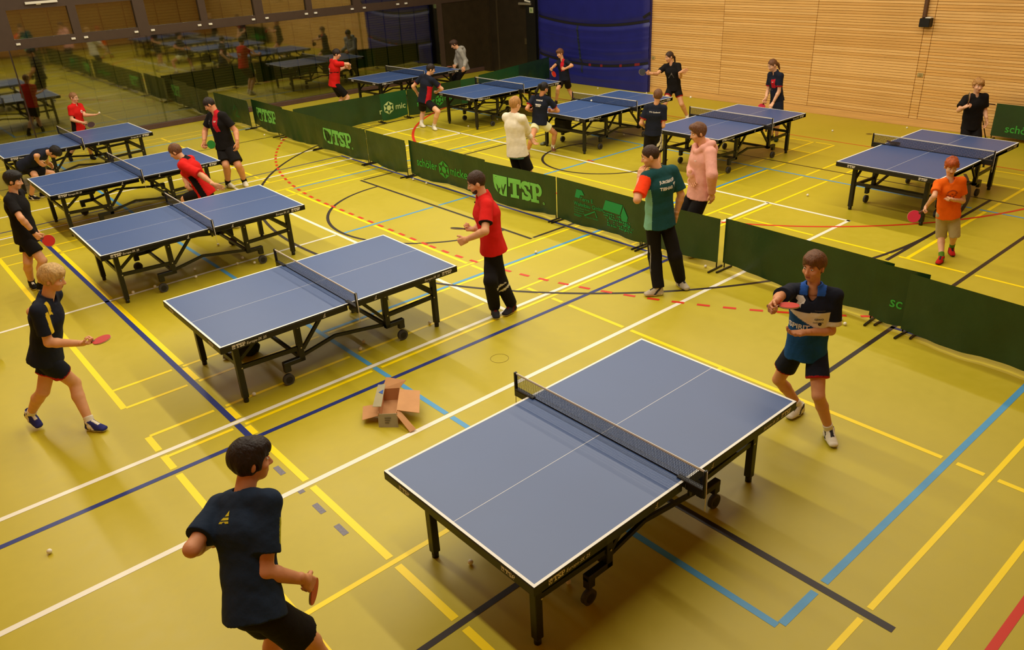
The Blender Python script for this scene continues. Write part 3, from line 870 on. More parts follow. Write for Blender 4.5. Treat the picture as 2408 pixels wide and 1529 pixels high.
# ------------------------------------------------------------------ cardboard box on the floor
card = mat('cardboard', (200, 148, 100), .75, .2, var=.06, vscale=8); card_o = mat('cardboard_outside', (160, 150, 118), .7, .2, var=.05); pb = mat('print_blue', (40, 84, 160), .6); pg = mat('print_grey', (110, 100, 76), .7)
bxo = empty('cardboard_box', (3.05, 5.52, 0), math.radians(-38))
w, d, hh, th = .175, .44, .14, .004
MB().box(-w/2, 0, .002, w/2, d, .006).build('base', card, bxo)
for (a, b_, c_, d_) in ((-w/2, 0, -w/2 + th, d), (w/2 - th, 0, w/2, d)): MB().box(a, b_, .004, c_, d_, hh).build('side_panel', card, bxo)
MB().box(-w/2, d - th, .004, w/2, d, hh).build('end_panel', card, bxo)
fp = MB().add([(-w/2 - .004, -.03, .003), (w/2 + .004, -.05, .003), (w/2 + .004, -.012, .128), (-w/2 - .004, .008, .122), (-w/2 - .004, -.026, .003), (w/2 + .004, -.046, .003), (w/2 + .004, -.008, .128), (-w/2 - .004, .012, .122)], [(0, 1, 2, 3), (7, 6, 5, 4), (3, 2, 6, 7), (0, 3, 7, 4), (1, 5, 6, 2)]).build('end_panel', card_o, bxo)
mb = MB()
for r_ in range(3):
    z = .085 - r_ * .022; y = -.036 + (.03 * z / .12)
    mb.add([(-.03, y - .004, z), (.03 - .01 * r_, y - .010, z), (.03 - .01 * r_, y - .008, z + .010), (-.03, y - .002, z + .010)], [(0, 1, 2, 3)])
mb.build('print', pg, fp)
def flap(name, P, m, mm_=None):
    a = [Vector(p) for p in P]; nn = (a[1] - a[0]).cross(a[3] - a[0]).normalized() * .004
    return MB().add(a + [q - nn for q in a], [(0, 1, 2, 3), (7, 6, 5, 4), (0, 4, 5, 1), (1, 5, 6, 2), (2, 6, 7, 3), (3, 7, 4, 0)]).build(name, m, bxo)
flap('flap', [(w/2, .03, hh), (w/2 + .21, -.03, .13), (w/2 + .20, .34, .15), (w/2, .41, hh)], card)
flap('flap', [(w/2 - .02, .0, hh - .01), (w/2 + .12, -.16, .012), (w/2 + .175, -.13, .02), (w/2 + .02, .04, hh - .005)], card)
flap('flap', [(-w/2 - .16, .04, .05), (-w/2 - .0, .02, .10), (-w/2 - .0, .22, .11), (-w/2 - .175, .25, .07)], card)
flap('flap', [(-w/2, d, hh), (w/2, d, hh), (w/2 + .06, d + .05, hh + .05), (-w/2 + .04, d + .10, hh + .07)], card)
lf = flap('flap', [(-w/2 - .045, .03, hh + .055), (-w/2 + .035, .03, hh + .05), (-w/2 + .04, d - .02, hh + .06), (-w/2 - .03, d - .03, hh + .065)], card_o)
MB().add([(-w/2 - .012, .27, hh + .0625), (-w/2 + .03, .24, hh + .0585), (-w/2 + .03, .32, hh + .0605)], [(0, 1, 2)]).build('print', pb, lf)
tag(bxo, 'opened cardboard box with splayed flaps on the floor in the middle', 'box')

# ------------------------------------------------------------------ odds and ends
wh = empty('cart_wheel', (.52, 10.02, 0))
mb = MB(); n = 32
MB().tube([(.17 * math.cos(2*math.pi*i/n) * .77, -.17 * math.cos(2*math.pi*i/n) * .64, .185 + .17 * math.sin(2*math.pi*i/n)) for i in range(n + 1)], .022, 8, 0, False).build('tyre', mat('tyre', (44, 36, 32), .6), wh)
MB().tube([(-.01, -.012, .185), (.01, .012, .185)], .13, 24).build('disc', mat('wheel_disc', (150, 142, 128), .5), wh)
tag(wh, 'dark rimmed wheel cut off by the left edge of the picture', 'wheel')
def lump(name, c, r, m, label, cat, seed=1):
    R = random.Random(seed); mb = MB().sphere((0, 0, 0), 1, 20); 
    V = []
    for v in mb.v:
        q = Vector(v); k = 1 + .18 * math.sin(4 * q.x + seed) * math.sin(5 * q.y) + .12 * math.sin(9 * q.z + 3 * q.x)
        V.append((q.x * r[0] * k, q.y * r[1] * k, max(0.0, (q.z * k + .75) * r[2])))
    mb.v = V; o = mb.build(name, m, None, c); return tag(o, label, cat)
lump('dark_bundle', (2.72, 7.86, .003), (.13, .09, .10), mat('cloth_dark', (22, 30, 26), .8), 'dark cloth bundle under the near end of the second nearest table', 'bundle', 2)
lump('grey_shoe', (2.53, 7.93, .003), (.07, .04, .035), mat('cloth_grey', (120, 122, 132), .7), 'small grey shoe beside the dark bundle under the table', 'shoe', 4)
lump('grey_cloth', (11.44, 12.33, .003), (.09, .05, .035), mat('cloth_sage', (108, 112, 92), .7), 'crumpled grey cloth by the leg of the table of the ponytailed girl', 'cloth', 5)
bag = MB().bbox(-.12, -.16, 0, .12, .16, .30, .03).build('hanging_bag', mat('bag_black', (20, 16, 12), .7), None, (11.72, 12.02, .27)); tag(bag, 'black bag hanging under the table of the ponytailed girl', 'bag')

# ------------------------------------------------------------------ people: smooth implicit bodies meshed with surface nets
def V3(*a): return np.array(a, float)
def unit(v): return v / (np.linalg.norm(v) + 1e-12)
class Field:
    def __init__(s, lo, hi, h):
        s.h = h; s.lo = np.floor(np.array(lo) / h) * h
        s.n = np.ceil((np.array(hi) - s.lo) / h).astype(int) + 1
        s.ax = [s.lo[i] + h * np.arange(s.n[i]) for i in range(3)]
        s.V = np.full(s.n, 0.5, np.float32)
    def sub(s, lo, hi):
        a = np.maximum(np.floor((np.array(lo) - s.lo) / s.h).astype(int), 0)
        b = np.minimum(np.ceil((np.array(hi) - s.lo) / s.h).astype(int) + 1, s.n)
        if np.any(b <= a): return None, None
        sl = tuple(slice(a[i], b[i]) for i in range(3))
        P = (s.ax[0][sl[0]][:, None, None], s.ax[1][sl[1]][None, :, None], s.ax[2][sl[2]][None, None, :])
        return sl, P
    def put(s, fn, lo, hi, k=.02, mode='u'):
        mg = k + 2 * s.h + .01
        sl, P = s.sub(np.array(lo) - mg, np.array(hi) + mg)
        if sl is None: return
        d = fn(*P); v = s.V[sl]
        if mode == 'u':
            if k <= 0: s.V[sl] = np.minimum(v, d)
            else:
                h_ = np.clip(.5 + .5 * (v - d) / k, 0, 1); s.V[sl] = v + (d - v) * h_ - k * h_ * (1 - h_)
        else:
            if k <= 0: s.V[sl] = np.maximum(v, -d)
            else:
                h_ = np.clip(.5 - .5 * (v + d) / k, 0, 1); s.V[sl] = v + (-d - v) * h_ + k * h_ * (1 - h_)
    def cone(s, a, b, ra, rb, k=.02, cut=None, mode='u'):
        a = np.array(a, float); b = np.array(b, float); ab = b - a; L2 = ab @ ab + 1e-9
        def fn(X, Y, Z):
            x, y, z = X - a[0], Y - a[1], Z - a[2]
            t = np.clip((x * ab[0] + y * ab[1] + z * ab[2]) / L2, 0, 1)
            d = np.sqrt((x - t * ab[0]) ** 2 + (y - t * ab[1]) ** 2 + (z - t * ab[2]) ** 2) - (ra + (rb - ra) * t)
            if cut is not None:
                c, n = cut
                d = np.maximum(d, (X - c[0]) * n[0] + (Y - c[1]) * n[1] + (Z - c[2]) * n[2])
            return d
        r = max(ra, rb); s.put(fn, np.minimum(a, b) - r, np.maximum(a, b) + r, k, mode)
    def ell(s, c, A, r, k=.02, mode='u'):
        c = np.array(c, float); A = np.array(A, float)
        def fn(X, Y, Z):
            x, y, z = X - c[0], Y - c[1], Z - c[2]
            q = 0
            for i in range(3): q = q + ((x * A[i][0] + y * A[i][1] + z * A[i][2]) / r[i]) ** 2
            return (np.sqrt(q) - 1) * min(r)
        m = max(r); s.put(fn, c - m, c + m, k, mode)
    def ecap(s, a, b, lat, dep, ra, rb, k=.03, cut=None):
        """capsule with elliptic section; ra, rb = (lateral, depth) radii at the two ends"""
        a = np.array(a, float); b = np.array(b, float); ab = b - a; L = np.linalg.norm(ab); u = ab / L
        def fn(X, Y, Z):
            x, y, z = X - a[0], Y - a[1], Z - a[2]
            w = x * u[0] + y * u[1] + z * u[2]; t = np.clip(w / L, 0, 1)
            l = x * lat[0] + y * lat[1] + z * lat[2]; d_ = x * dep[0] + y * dep[1] + z * dep[2]
            rl = ra[0] + (rb[0] - ra[0]) * t; rd = ra[1] + (rb[1] - ra[1]) * t
            ov = w - t * L
            d = (np.sqrt((l / rl) ** 2 + (d_ / rd) ** 2 + (ov / rd) ** 2) - 1) * np.minimum(rl, rd)
            if cut is not None:
                c, n = cut
                d = np.maximum(d, (X - c[0]) * n[0] + (Y - c[1]) * n[1] + (Z - c[2]) * n[2])
            return d
        r = max(ra + rb); s.put(fn, np.minimum(a, b) - r, np.maximum(a, b) + r, k)
    def halfspace(s, c, n):
        X, Y, Z = s.ax[0][:, None, None], s.ax[1][None, :, None], s.ax[2][None, None, :]
        s.V = np.maximum(s.V, ((X - c[0]) * n[0] + (Y - c[1]) * n[1] + (Z - c[2]) * n[2]).astype(np.float32))
    def noise(s, amp, fr, seed, aniso=(1, 1, 1)):
        R = np.random.RandomState(seed)
        X, Y, Z = s.ax[0][:, None, None], s.ax[1][None, :, None], s.ax[2][None, None, :]
        m = np.abs(s.V) < .06
        ii = np.nonzero(m)
        x, y, z = s.ax[0][ii[0]] * aniso[0], s.ax[1][ii[1]] * aniso[1], s.ax[2][ii[2]] * aniso[2]
        q = np.zeros(len(x))
        for i in range(7):
            v = R.normal(size=3); v /= np.linalg.norm(v); f_ = fr * (0.7 + .35 * i)
            q += np.sin(f_ * (v[0] * x + v[1] * y + v[2] * z) + R.uniform(0, 6.28) + 1.3 * np.sin(f_ * .5 * (v[1] * x + v[2] * y + v[0] * z))) / (1 + .3 * i)
        s.V[m] += amp * q / 2.2
    def mesh(s):
        V = s.V; h = s.h
        S_ = V < 0
        nx, ny, nz = V.shape
        cor = [(i, j, k) for i in (0, 1) for j in (0, 1) for k in (0, 1)]
        sl = lambda c: tuple(slice(c[q], V.shape[q] - 1 + c[q]) for q in range(3))
        cnt = sum(S_[sl(c)].astype(np.int8) for c in cor)
        act = (cnt > 0) & (cnt < 8)
        I = np.argwhere(act)
        if len(I) == 0: return np.zeros((0, 3)), np.zeros((0, 4), int)
        idx = np.full(act.shape, -1, np.int32); idx[act] = np.arange(len(I))
        pos = np.zeros((len(I), 3)); num = np.zeros(len(I))
        for a in range(8):
            for ax in range(3):
                c0 = cor[a]
                if c0[ax]: continue
                c1 = tuple(c0[q] + (1 if q == ax else 0) for q in range(3))
                v0 = V[I[:, 0] + c0[0], I[:, 1] + c0[1], I[:, 2] + c0[2]]; v1 = V[I[:, 0] + c1[0], I[:, 1] + c1[1], I[:, 2] + c1[2]]
                x = (v0 < 0) != (v1 < 0)
                t = np.where(x, v0 / np.where(x, v0 - v1, 1), 0)
                p = np.array(c0, float)[None, :].repeat(len(I), 0); p[:, ax] += t
                pos[x] += p[x]; num[x] += 1
        P = s.lo + h * (I + pos / num[:, None])
        Q = []
        for ax in range(3):
            o1, o2 = (ax + 1) % 3, (ax + 2) % 3
            sa = [slice(0, V.shape[q] - (1 if q == ax else 0)) for q in range(3)]
            sb = list(sa); sb[ax] = slice(1, V.shape[ax])
            x = S_[tuple(sa)] != S_[tuple(sb)]
            E = np.argwhere(x)
            E = E[(E[:, o1] > 0) & (E[:, o2] > 0) & (E[:, o1] < V.shape[o1] - 1) & (E[:, o2] < V.shape[o2] - 1)]
            if not len(E): continue
            ins = S_[E[:, 0], E[:, 1], E[:, 2]]
            def cell(d1, d2):
                C = E.copy(); C[:, o1] -= d1; C[:, o2] -= d2
                return idx[C[:, 0], C[:, 1], C[:, 2]]
            q = np.stack([cell(1, 1), cell(0, 1), cell(0, 0), cell(1, 0)], 1)
            q[~ins] = q[~ins][:, ::-1]
            Q.append(q)
        return P, np.concatenate(Q)
def npmesh(name, P, Q, mats, mi=None):
    me = bpy.data.meshes.new(name)
    n = len(P); m = len(Q)
    me.vertices.add(n); me.vertices.foreach_set('co', np.asarray(P, np.float32).ravel())
    me.loops.add(m * 4); me.loops.foreach_set('vertex_index', np.asarray(Q, np.int32).ravel())
    me.polygons.add(m); me.polygons.foreach_set('loop_start', np.arange(0, m * 4, 4, dtype=np.int32))
    for q in mats: me.materials.append(q)
    if mi is not None: me.polygons.foreach_set('material_index', np.asarray(mi, np.int32))
    me.polygons.foreach_set('use_smooth', np.ones(m, bool))
    me.update(calc_edges=True); me.validate()
    return me
def catmesh(L):
    P = []; Q = []; b = 0
    for p, q in L:
        P.append(p); Q.append(q + b); b += len(p)
    return np.concatenate(P), np.concatenate(Q)

CLC = {}
def cloth(name, c, rough=.85, var=.06):
    m = mat(name, c, rough, .2, var=var, vscale=14, bump=.25, bscale=22)
    CLC[m] = rgb(*c)
    return m
PATTERN = mat('cloth_pattern', (128, 128, 128), .85, .2, bump=.25, bscale=22)
def _pat():
    nt = PATTERN.node_tree; a = nt.nodes.new('ShaderNodeAttribute'); a.attribute_name = 'dye'
    nt.links.new(a.outputs['Color'], nt.nodes['Principled BSDF'].inputs['Base Color'])
_pat()
def dyed(name, P, Q, mats, vi):
    """garment of several dyed cloths: colour of each vertex from its cloth"""
    me = npmesh(name, P, Q, [PATTERN])
    pal = np.array([CLC[m] for m in mats], np.float32)
    at = me.attributes.new('dye', 'FLOAT_COLOR', 'POINT')
    at.data.foreach_set('color', pal[np.asarray(vi, int)].ravel())
    return me
CL = dict(navy=cloth('cloth_navy', (24, 28, 42)), navy2=cloth('cloth_navy_blue', (28, 42, 62)), black=cloth('cloth_black', (20, 16, 15)), red=cloth('cloth_red', (205, 26, 20)), red2=cloth('cloth_crimson', (188, 24, 36)),
          teal=cloth('cloth_teal', (24, 70, 72)), orange=cloth('cloth_orange', (234, 100, 6)), orange2=cloth('cloth_neon_orange', (246, 66, 20)), mint=cloth('cloth_mint', (120, 176, 150)), pink=cloth('cloth_pink', (224, 162, 146)), white=cloth('cloth_white', (226, 218, 196)), white2=cloth('cloth_offwhite', (212, 206, 186)), ivory=cloth('cloth_ivory', (224, 220, 170)),
          grey=cloth('cloth_grey_marl', (150, 146, 136)), blue=cloth('cloth_royal', (24, 74, 128)), blue2=cloth('cloth_collar_blue', (38, 84, 168)), yellow=cloth('cloth_yellow', (222, 190, 40)), lime=cloth('cloth_lime', (186, 186, 20)), beige=cloth('cloth_beige', (176, 160, 124)), cyan=cloth('cloth_cyan', (92, 150, 172)), trim=cloth('cloth_trim_red', (176, 30, 28)),
          darkred=cloth('cloth_dark_red', (92, 16, 16)), shoeblue=cloth('shoe_blue', (44, 46, 108)), shoered=cloth('shoe_red', (190, 30, 24)), shoegreen=cloth('shoe_green', (38, 58, 40)), shoebrown=cloth('shoe_brown', (110, 66, 44)), sockgreen=cloth('sock_green', (86, 128, 30)), charcoal=cloth('cloth_charcoal', (44, 42, 44)), shoegrey=cloth('shoe_grey', (186, 174, 152)))
def skin(name, c):
    m = mat(name, c, .5, .35, var=.05, vscale=18)
    m.node_tree.nodes['Principled BSDF'].inputs['Subsurface Weight'].default_value = .0
    return m
SK = dict(a=skin('skin_a', (216, 158, 116)), b=skin('skin_b', (206, 142, 100)), c=skin('skin_c', (222, 168, 130)), d=skin('skin_d', (180, 116, 76)))
LIP = mat('lips', (168, 92, 72), .5); EYE_W = mat('eye_white', (225, 218, 205), .3); EYE_D = mat('eye_dark', (36, 26, 20), .25)
def hairm(name, c): return mat(name, c, .55, .35, var=.28, vscale=60, bump=.5, bscale=90, stretch=(1, 1, .35))
HR = dict(brown=hairm('hair_brown', (58, 36, 22)), dark=hairm('hair_dark', (34, 22, 17)), black=hairm('hair_black', (20, 15, 13)), blond=hairm('hair_blond', (190, 154, 96)), dblond=hairm('hair_dark_blond', (140, 98, 58)), ginger=hairm('hair_ginger', (168, 76, 26)), light=hairm('hair_light_brown', (104, 66, 38)), lblond=hairm('hair_light_blond', (172, 124, 66)))

def hand(W, hp, n_, side, pose, b, hh):
    """five fingered hand; W wrist, hp point in the palm, n_ palm normal"""
    f = unit(hp - W); n_ = unit(n_ - f * (n_ @ f)); t = np.cross(f, n_) if side == 'R' else np.cross(n_, f)
    curl = dict(open=(8, 10, 8), relaxed=(22, 30, 22), grip=(62, 78, 50), fist=(80, 92, 62), point=(70, 80, 50))[pose]
    F = Field(W - .21 * b, W + .21 * b, hh)
    for i in range(4):
        o = t * (.030 - .020 * i) * b
        base = W + f * (.088 - .004 * abs(i - 1)) * b + o
        F.cone(W + o * .7 + f * .012 * b, base, .0165 * b, .0135 * b, .012)
    F.cone(W - f * .04 * b, W + f * .02 * b, .027 * b, .026 * b, .015)
    for i in range(4):
        o = t * (.030 - .020 * i) * b
        p = W + f * (.088 - .004 * abs(i - 1)) * b + o
        Ls = [x * b * (.98, 1.08, 1.0, .80)[i] for x in (.040, .026, .021)]
        ang = 0.0; r = .0092 * b; spread = t * (.06 - .04 * i)
        c_ = curl if not (pose == 'point' and i == 0) else (4, 4, 4)
        for j, L in enumerate(Ls):
            ang += math.radians(c_[j])
            d = unit(f * math.cos(ang) + n_ * math.sin(ang) + spread * (1 if pose in ('open', 'relaxed') else .2))
            q = p + d * L; F.cone(p, q, r, r * .92, .004); p = q; r *= .92
    p = W + f * .028 * b + t * .026 * b
    for j, (L, r) in enumerate(((.040, .0125), (.030, .0105), (.022, .0095))):
        cv = dict(open=.1, relaxed=.35, grip=.75, fist=.85, point=.7)[pose]
        d = unit(f * (.75 + .1 * j) + t * (.8 - .55 * j) + n_ * (cv * (.5 + .5 * j)))
        q = p + d * L * b; F.cone(p, q, r * b, r * b * .9, .006); p = q
    return F.mesh()

def shoe(A, T, K, b, hh):
    ff = T - A; ff[2] = 0; ff = unit(ff); up = V3(0, 0, 1)
    hd = np.linalg.norm((T - A)[:2]); p = 0.0
    if A[2] > .105:
        p = math.atan2(T[2] - .0 - A[2], max(.1, min(hd, .24))) + math.radians(17); p = max(min(p, .2), -1.0)
    fx = ff * math.cos(p) + up * math.sin(p); fz = -ff * math.sin(p) + up * math.cos(p); fy = np.cross(fz, fx)
    o = A.copy()
    pts = [o + fx * .19 * b - fz * .083 * b, o - fx * .07 * b - fz * .083 * b]
    o = o + up * (.003 - min(q[2] for q in pts))
    F = Field(o - .27 * b, o + .27 * b, hh)
    g = lambda x, y, z: o + fx * x * b + fy * y * b + fz * z * b
    F.ecap(g(-.03, 0, -.055), g(.045, 0, -.055), fy, fz, (.036 * b, .032 * b), (.044 * b, .030 * b), .02)
    F.ecap(g(.045, 0, -.057), g(.145, .006, -.060), fy, fz, (.044 * b, .030 * b), (.040 * b, .024 * b), .02)
    F.cone(g(-.012, 0, .01), g(-.018, 0, -.05), .040 * b, .040 * b, .02)
    F.cone(g(.005, 0, .0), g(.10, 0, -.045), .038 * b, .032 * b, .025)
    F.cone(g(-.008, 0, .02), g(-.008, 0, .09), .034 * b, .034 * b, .008, None, 's')
    F.halfspace(g(0, 0, -.083), -fz)
    P, Q = F.mesh()
    C = P - o
    z = C @ fz / b; x = C @ fx / b; y = C @ fy / b
    mi = np.where(z < -.062 + .010 * (x < -.02), 1, 0)
    mi[(z > -.056) & (np.abs(y) > .020) & (np.abs(x + z * .9 - .005) < .016)] = 2
    mi[(z > -.045) & (np.abs(y) < .015) & (x > .03) & (x < .10)] = 3
    return P, Q, mi

def person(J, s, label, feet_shift=0):
    J = {k: np.array(v, float) for k, v in J.items()}
    H = s['H']; b = H / 1.75; bw = b * s.get('build', 1.0) * 1.05
    hh = s.get('vox', .013)
    root = empty('person', tuple(((J['AL'] + J['AR']) / 2)[:2]) + (0,))
    off = np.array(root.location)
    PV, NB, HC = J['PV'], J['NB'], J['HC']
    up = unit(NB - PV); f = unit(J['face'] - up * (J['face'] @ up)); lat = unit(np.cross(f, up))
    SL = np.linalg.norm(NB - PV)
    # ---- head frame
    hf0 = unit(J['hface']); hp = math.radians(s.get('look', -8))
    hu = unit(V3(0, 0, 1) + .45 * (unit(HC - NB) - V3(0, 0, 1)))
    hf = unit(hf0 - hu * (hf0 @ hu)); hf, hu = unit(hf * math.cos(hp) + hu * math.sin(hp)), unit(hu * math.cos(hp) - hf * math.sin(hp))
    hl_ = np.cross(hf, hu)
    e = (.07 * H + .11) / .2325 * s.get('head', 1.0)
    g = lambda l, d, u: HC + hl_ * l * e + hf * d * e + hu * u * e
    A3 = (hl_, hf, hu)
    hv = .0055 if hh < .012 else .0075
    F = Field(np.minimum(HC, NB) - .17 * e, np.maximum(HC, NB) + .17 * e, hv)
    F.ell(g(0, -.008, .022), A3, (.073 * e, .093 * e, .094 * e), .01)
    F.ell(g(0, .030, -.050), A3, (.052 * e, .058 * e, .062 * e), .035)
    F.ell(g(0, .052, -.088), A3, (.024 * e, .024 * e, .020 * e), .02)
    F.cone(g(0, .082, .014), g(0, .103, -.024), .008 * e, .0125 * e, .012)
    for q in (-1, 1):
        F.ell(g(q * .012, .093, -.028), A3, (.008 * e, .009 * e, .007 * e), .008)
        F.ell(g(q * .033, .098, .010), A3, (.018 * e, .016 * e, .012 * e), .012, 's')
        F.ell(g(q * .040, .060, -.025), A3, (.020 * e, .020 * e, .018 * e), .02)
        F.ell(g(q * .076, -.008, -.008), (unit(hl_ + q * .5 * -hf), unit(hf + q * .5 * hl_), hu), (.010 * e, .020 * e, .031 * e), .006)
    F.cone(g(-.018, .080, -.054), g(.018, .080, -.054), .006 * e, .006 * e, .008)
    F.cone(g(-.016, .079, -.064), g(.016, .079, -.064), .0065 * e, .0065 * e, .006)
    F.cone(NB - up * .05, g(0, -.012, -.045), .052 * bw, .049 * bw, .02)
    F.cone(NB - up * .055 - lat * .05 * b, NB - up * .055 + lat * .05 * b, .040 * bw, .040 * bw, .02)
    headm = F.mesh()
    # ---- skin body
    pts = np.array([J[k] for k in ('PV', 'NB', 'SL', 'SR', 'EL', 'ER', 'WL', 'WR', 'KL', 'KR', 'AL', 'AR')])
    lo, hi = pts.min(0) - .17, pts.max(0) + .17
    lo[2] = max(lo[2], -.02)
    F = Field(lo, hi, hh)
    F.ecap(PV, PV + up * SL * .62, lat, f, (.108 * bw, .070 * bw), (.115 * bw, .075 * bw), .02)
    F.ecap(PV + up * SL * .62, NB - up * .10 * b, lat, f, (.115 * bw, .075 * bw), (.075 * bw, .05 * bw), .02)
    for q in 'LR':
        S_, E_, W_ = J['S' + q], J['E' + q], J['W' + q]
        F.cone(NB - up * .07 * b, S_, .036 * bw, .040 * bw, .02)
        F.cone(S_, E_, .044 * bw, .038 * bw, .015)
        m = E_ + (W_ - E_) * .25
        F.cone(E_, m, .038 * bw, .041 * bw, .02); F.cone(m, W_, .041 * bw, .027 * bw, .015)
        Hp, K_, A_ = J['P' + q], J['K' + q], J['A' + q]
        lr = .80 if s['legs'][0] == 'pants' else 1.0
        F.cone(PV - up * .03, Hp, .070 * bw, .070 * bw, .02)
        F.cone(Hp, K_, .078 * bw * lr, .055 * bw * lr, .015)
        c = K_ + (A_ - K_) * .32
        bk = unit(np.cross(np.cross(A_ - K_, f), A_ - K_)) if np.linalg.norm(np.cross(A_ - K_, f)) > 1e-6 else f
        c = c - bk * .012 * b
        F.cone(K_, c, .052 * bw * lr, .054 * bw * lr, .015); F.cone(c, A_, .054 * bw * lr, .034 * bw, .015)
        F.cone(A_, A_ - V3(0, 0, .03), .034 * b, .034 * b, .02)
    bodym = F.mesh()
    L = [bodym, headm]
    for q in 'LR':
        inw = lat if q == 'L' else -lat
        pn = s.get('palm' + q)
        pn = inw * .8 + f * .2 - up * .1 if pn is None else lat * pn[0] + f * pn[1] + V3(0, 0, 1) * pn[2]
        L.append(hand(J['W' + q], J['H' + q], pn, q, s.get('hand' + q, 'relaxed'), b * 1.02, .0045 if hh < .012 else .006))
    P, Q = catmesh(L)
    C = P[Q].mean(1)
    hx = C - HC
    mi = ((hx @ hf > .072 * e) & (np.abs(hx @ hl_) < .021 * e) & (np.abs(hx @ hu + .059 * e) < .0095 * e)).astype(int)
    ob = bpy.data.objects.new('body', npmesh('body', P - off, Q, [SK[s.get('skin', 'a')], LIP], mi)); link(ob, root)
    # eyes and brows
    if s.get('face', True):
        hm_ = HR[s['hair'][1]]
        for q in (-1, 1):
            mb = MB().sphere((0, 0, 0), 1, 12, 0)
            c = g(q * .032, .0765, .010); r = .0112 * e
            mb.v = [tuple(c + (hl_ * v[0] * 1.0 + hf * v[1] * .9 + hu * v[2] * .58) * r - off) for v in mb.v]
            c2 = g(q * .032 + .0, .0815, .010); r2 = .0070 * e
            m2 = MB().sphere((0, 0, 0), 1, 10, 1); m2.v = [tuple(c2 + (hl_ * v[0] * .85 + hf * v[1] * .9 + hu * v[2] * .80) * r2 - off) for v in m2.v]
            mb.add(m2.v, m2.f, 1, True); mb.build('eye', [EYE_W, EYE_D], root)
            a0, a1, a2 = g(q * .016, .0885, .030), g(q * .032, .0870, .035), g(q * .050, .074, .030)
            MB().tube([tuple(a - off) for a in (a0, a1, a2)], [.0035 * e, .0042 * e, .0025 * e], 6).build('eyebrow', hm_, root)
        if s.get('glasses'):
            mb = MB()
            for q in (-1, 1):
                mb.tube([tuple(g(q * .033 + .021 * math.cos(t), .098, .008 + .016 * math.sin(t)) - off) for t in np.linspace(0, 2 * math.pi, 15)], .0018 * e, 5, 0, False)
                mb.tube([tuple(g(q * .054, .096, .012) - off), tuple(g(q * .078, .0, .012) - off)], .0018 * e, 5)
            mb.tube([tuple(g(-.012, .100, .010) - off), tuple(g(.012, .100, .010) - off)], .0018 * e, 5)
            mb.build('glasses', mat('spectacle_frame', (60, 50, 44), .4, metal=.5), root)
    if s.get('beard'):
        F = Field(HC - .17 * e, HC + .12 * e, hv)
        F.ell(g(0, .031, -.052), A3, (.0555 * e, .0610 * e, .0640 * e), .03); F.ell(g(0, .052, -.088), A3, (.027 * e, .027 * e, .022 * e), .02)
        F.halfspace(g(0, 0, -.030), hu + .55 * hf); F.ell(g(0, .085, -.045), A3, (.030 * e, .03 * e, .026 * e), .004, 's'); F.halfspace(g(0, -.012, 0), -hf)
        P, Q = F.mesh(); o = bpy.data.objects.new('beard', npmesh('beard', P - off, Q, [HR[s['hair'][1]]])); link(o, root)
    # ---- hair
    st, hc_ = s['hair']
    F = Field(HC - .22 * e - np.array([0, 0, .16 * e if st in ('pony', 'tail') else 0]), HC + .20 * e, hv if st != 'buzz' else hv)
    th = dict(short=.010, buzz=.004, fringe=.016, curly=.020, pony=.008, tail=.007, full=.018, quiff=.014, bowl=.018)[st]
    F.ell(g(0, -.012, .028), A3, ((.073 + th) * e, (.094 + th) * e, (.093 + th) * e), .01)
    if st in ('full', 'fringe', 'bowl', 'curly'):
        F.ell(g(0, .035, .088), A3, (.062 * e, .060 * e, .034 * e), .03)
    if st == 'quiff':
        F.ell(g(0, .055, .095), A3, (.055 * e, .045 * e, .036 * e), .03)
    if st in ('curly',):
        R = np.random.RandomState(4)
        for _ in range(40):
            v = unit(R.normal(size=3)); 
            if v[2] < -.1: continue
            F.ell(g(v[0] * .083, -.012 + v[1] * .10, .03 + v[2] * .105), A3, (.020 * e,) * 3, .012)
    # carve the face, ears and nape
    low = dict(short=.068, buzz=.074, fringe=.054, curly=.054, pony=.078, tail=.078, full=.058, quiff=.070, bowl=.050)[st]
    F.ell(g(0, .108, -.045), A3, (.080 * e, .080 * e, (.045 + low) * e), .008, 's')
    F.ell(g(0, .062, -.02), A3, (.095 * e, .035 * e, .06 * e), .01, 's')
    F.ell(g(0, .060, -.090), A3, (.10 * e, .095 * e, .075 * e), .008, 's')
    for q in (-1, 1): F.ell(g(q * .085, .004, -.022), A3, (.024 * e, .022 * e, .036 * e), .006, 's')
    nape = dict(short=-.058, buzz=-.05, fringe=-.055, curly=-.05, pony=-.075, tail=-.075, full=-.072, quiff=-.05, bowl=-.07)[st]
    F.halfspace(g(0, 0, nape), -hu)
    if st == 'pony':
        F.cone(g(0, -.095, .03), g(.0, -.135, .035), .022 * e, .026 * e, .012)
        F.cone(g(.0, -.135, .035), g(-.03, -.150, -.10), .032 * e, .030 * e, .02); F.cone(g(-.03, -.150, -.10), g(-.045, -.125, -.19), .030 * e, .014 * e, .02)
    if st == 'tail':
        F.cone(g(0, -.09, .0), g(0, -.12, -.05), .028 * e, .026 * e, .015); F.cone(g(0, -.12, -.05), g(0, -.115, -.15), .026 * e, .018 * e, .015)
    F.noise(.0022 * e if st != 'buzz' else .0008, 80, 3, (1, 1, .3)); F.noise((.007 if st == 'curly' else .004) * e if st in ('full', 'fringe', 'curly', 'quiff', 'bowl') else .0018 * e, 34, 5, (1, 1, .55))
    P, Q = F.mesh()
    o = bpy.data.objects.new('hair', npmesh('hair', P - off, Q, [HR[hc_]])); link(o, root)
    # ---- shirt
    sh = s['shirt']; lo_ = sh.get('loose', .014) * b
    ln = sh.get('hem', .10) * b
    hemP = PV - up * ln
    pts = np.array([J[k] for k in ('PV', 'NB', 'SL', 'SR', 'EL', 'ER', 'WL', 'WR')] + [hemP])
